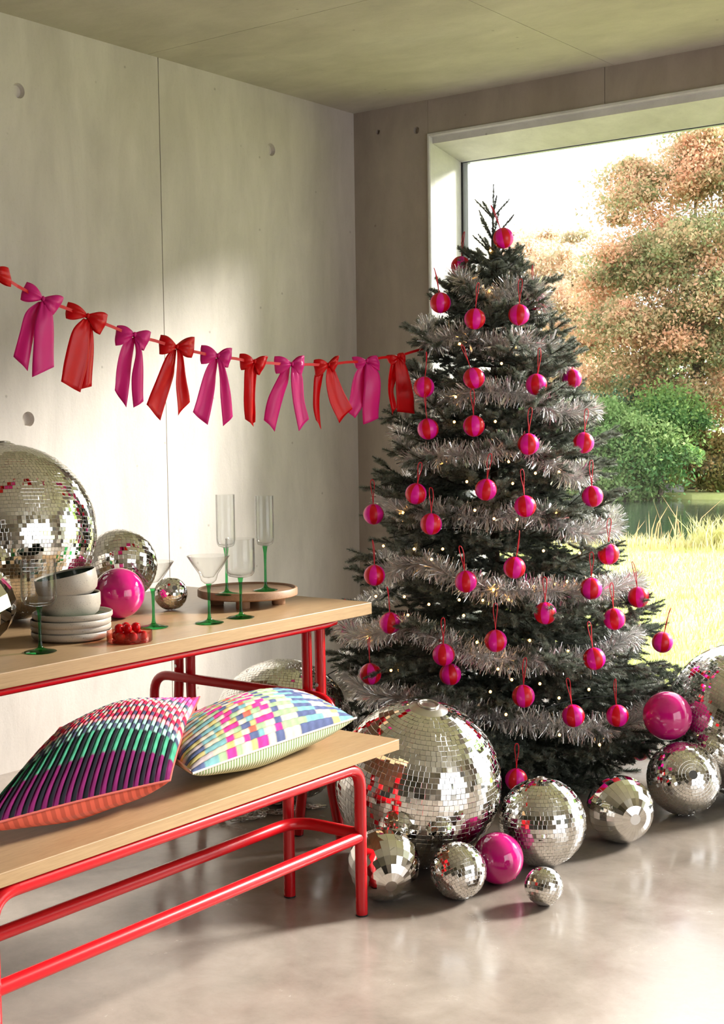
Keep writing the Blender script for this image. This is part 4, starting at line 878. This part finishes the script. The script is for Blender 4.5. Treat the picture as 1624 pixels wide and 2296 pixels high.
def garden_tree(name, label, base, trunk_h, blobs, n, size, cols, tr=.18, cat='tree'):
    root = tag(empty(name, base), label, cat, 'trees and shrubs beyond the pond')
    MB().tube([(0, 0, -.1), (.05, 0, trunk_h*.5), (.0, .1, trunk_h)], [tr, tr*.8, tr*.5], 8).build('trunk', M_bark2, root, smooth=True)
    for c, r in blobs[:9]:
        MB().tube(bez((0, 0, trunk_h*.75), (c[0]*.4, c[1]*.4, trunk_h*.8+(c[2]-trunk_h)*.4), c, 6), list(np.linspace(tr*.35, .02, 6)), 6).build('limb', M_bark2, root, smooth=True)
    foliage(root, blobs, n, size, cols); return root
def pt(px, py, t): return CAM+ray(px, py)*t
OR = ((.28, .33, .15), (.88, .50, .34)); GRN = ((.16, .30, .09), (.42, .55, .22)); DKG = ((.12, .22, .14), (.26, .38, .22))
b0 = pt(1560, 1085, 27); b0[2] = GZ
def blobs_px(lst, base):
    return [(tuple(pt(x, y, t)-base), (r*t/FPX, r*t/FPX, rz*t/FPX)) for x, y, t, r, rz in lst]
garden_tree('maple_tree', 'great autumn maple with orange and olive leaves across the pond', b0, 3.4, blobs_px([(1450, 430, 27, 105, 85), (1560, 350, 27.5, 140, 110), (1700, 420, 27, 150, 150), (1400, 590, 26.5, 100, 70), (1520, 560, 26, 130, 90), (1640, 600, 26, 140, 100), (1360, 720, 27, 110, 60), (1480, 720, 26, 130, 80), (1620, 760, 26.5, 130, 90), (1400, 820, 27, 100, 40), (1560, 880, 27, 130, 40), (1760, 700, 27, 140, 200)], b0), 185000, .042, OR, .19)
b0 = pt(1260, 1080, 32); b0[2] = GZ
garden_tree('maple_tree', 'paler orange tree rising behind the christmas tree top', b0, 2.5, blobs_px([(1210, 600, 33, 90, 90), (1300, 640, 32, 110, 120), (1230, 760, 32, 100, 120), (1120, 660, 33, 80, 110), (1330, 800, 31, 90, 90)], b0), 62000, .046, ((.44, .42, .26), (.92, .66, .52)), .2)
for k, (lab, lst, cols, n) in enumerate((
  ('light green shrub on the far bank behind the tree edge', [(1400, 1020, 25, 75, 75), (1350, 960, 25, 70, 70)], GRN, 8000),
  ('rounded green shrub right of the light one across the pond', [(1480, 1010, 25, 80, 80), (1510, 940, 25.5, 60, 50)], ((.08, .20, .06), (.28, .42, .12)), 8000),
  ('dark blue-green bush behind the far bank shrubs', [(1440, 900, 28, 110, 70), (1340, 880, 29, 90, 60)], DKG, 8000),
  ('orange tinted bush at the far right bank', [(1600, 1020, 26, 90, 60), (1680, 1000, 26, 90, 80)], ((.20, .22, .06), (.55, .34, .14)), 6000),
  ('green bushes glimpsed through the christmas tree', [(1250, 980, 26, 90, 110), (1150, 1000, 26, 90, 110), (1050, 980, 27, 90, 120)], GRN, 10000))):
    x, y, t = lst[0][:3]; b0 = pt(x, 1090, t); b0[2] = GZ; garden_tree('shrub', lab, b0, .7, blobs_px(lst, b0), n*4, .042, cols, .06, 'shrub')
# a hedge line far behind closes the garden
fh = tag(empty('far_trees', (-25, 52, GZ)), 'distant pale green tree line closing the garden', 'trees'); 
foliage(fh, [((x, rng.uniform(-2, 2), rng.uniform(1.5, 3)), (4.5, 2.5, rng.uniform(3, 4.2))) for x in range(-34, 50, 5)], 40000, .20, ((.22, .32, .14), (.46, .48, .26)), cr=1.3)

# added tree, unseen to the right, its crown placed to dapple the sun indoors
b0 = np.array([5.6, 7.6, GZ])
garden_tree('garden_tree', 'leafy green tree added out of view to dapple the sun', b0, 3.0, [((rng.uniform(-1.3, 1.3), rng.uniform(-1.2, 1.2), rng.uniform(3.2, 6.8)), (.8, .8, .7)) for k in range(12)], 3000, .085, ((.14, .26, .06), (.40, .52, .18)), .16)
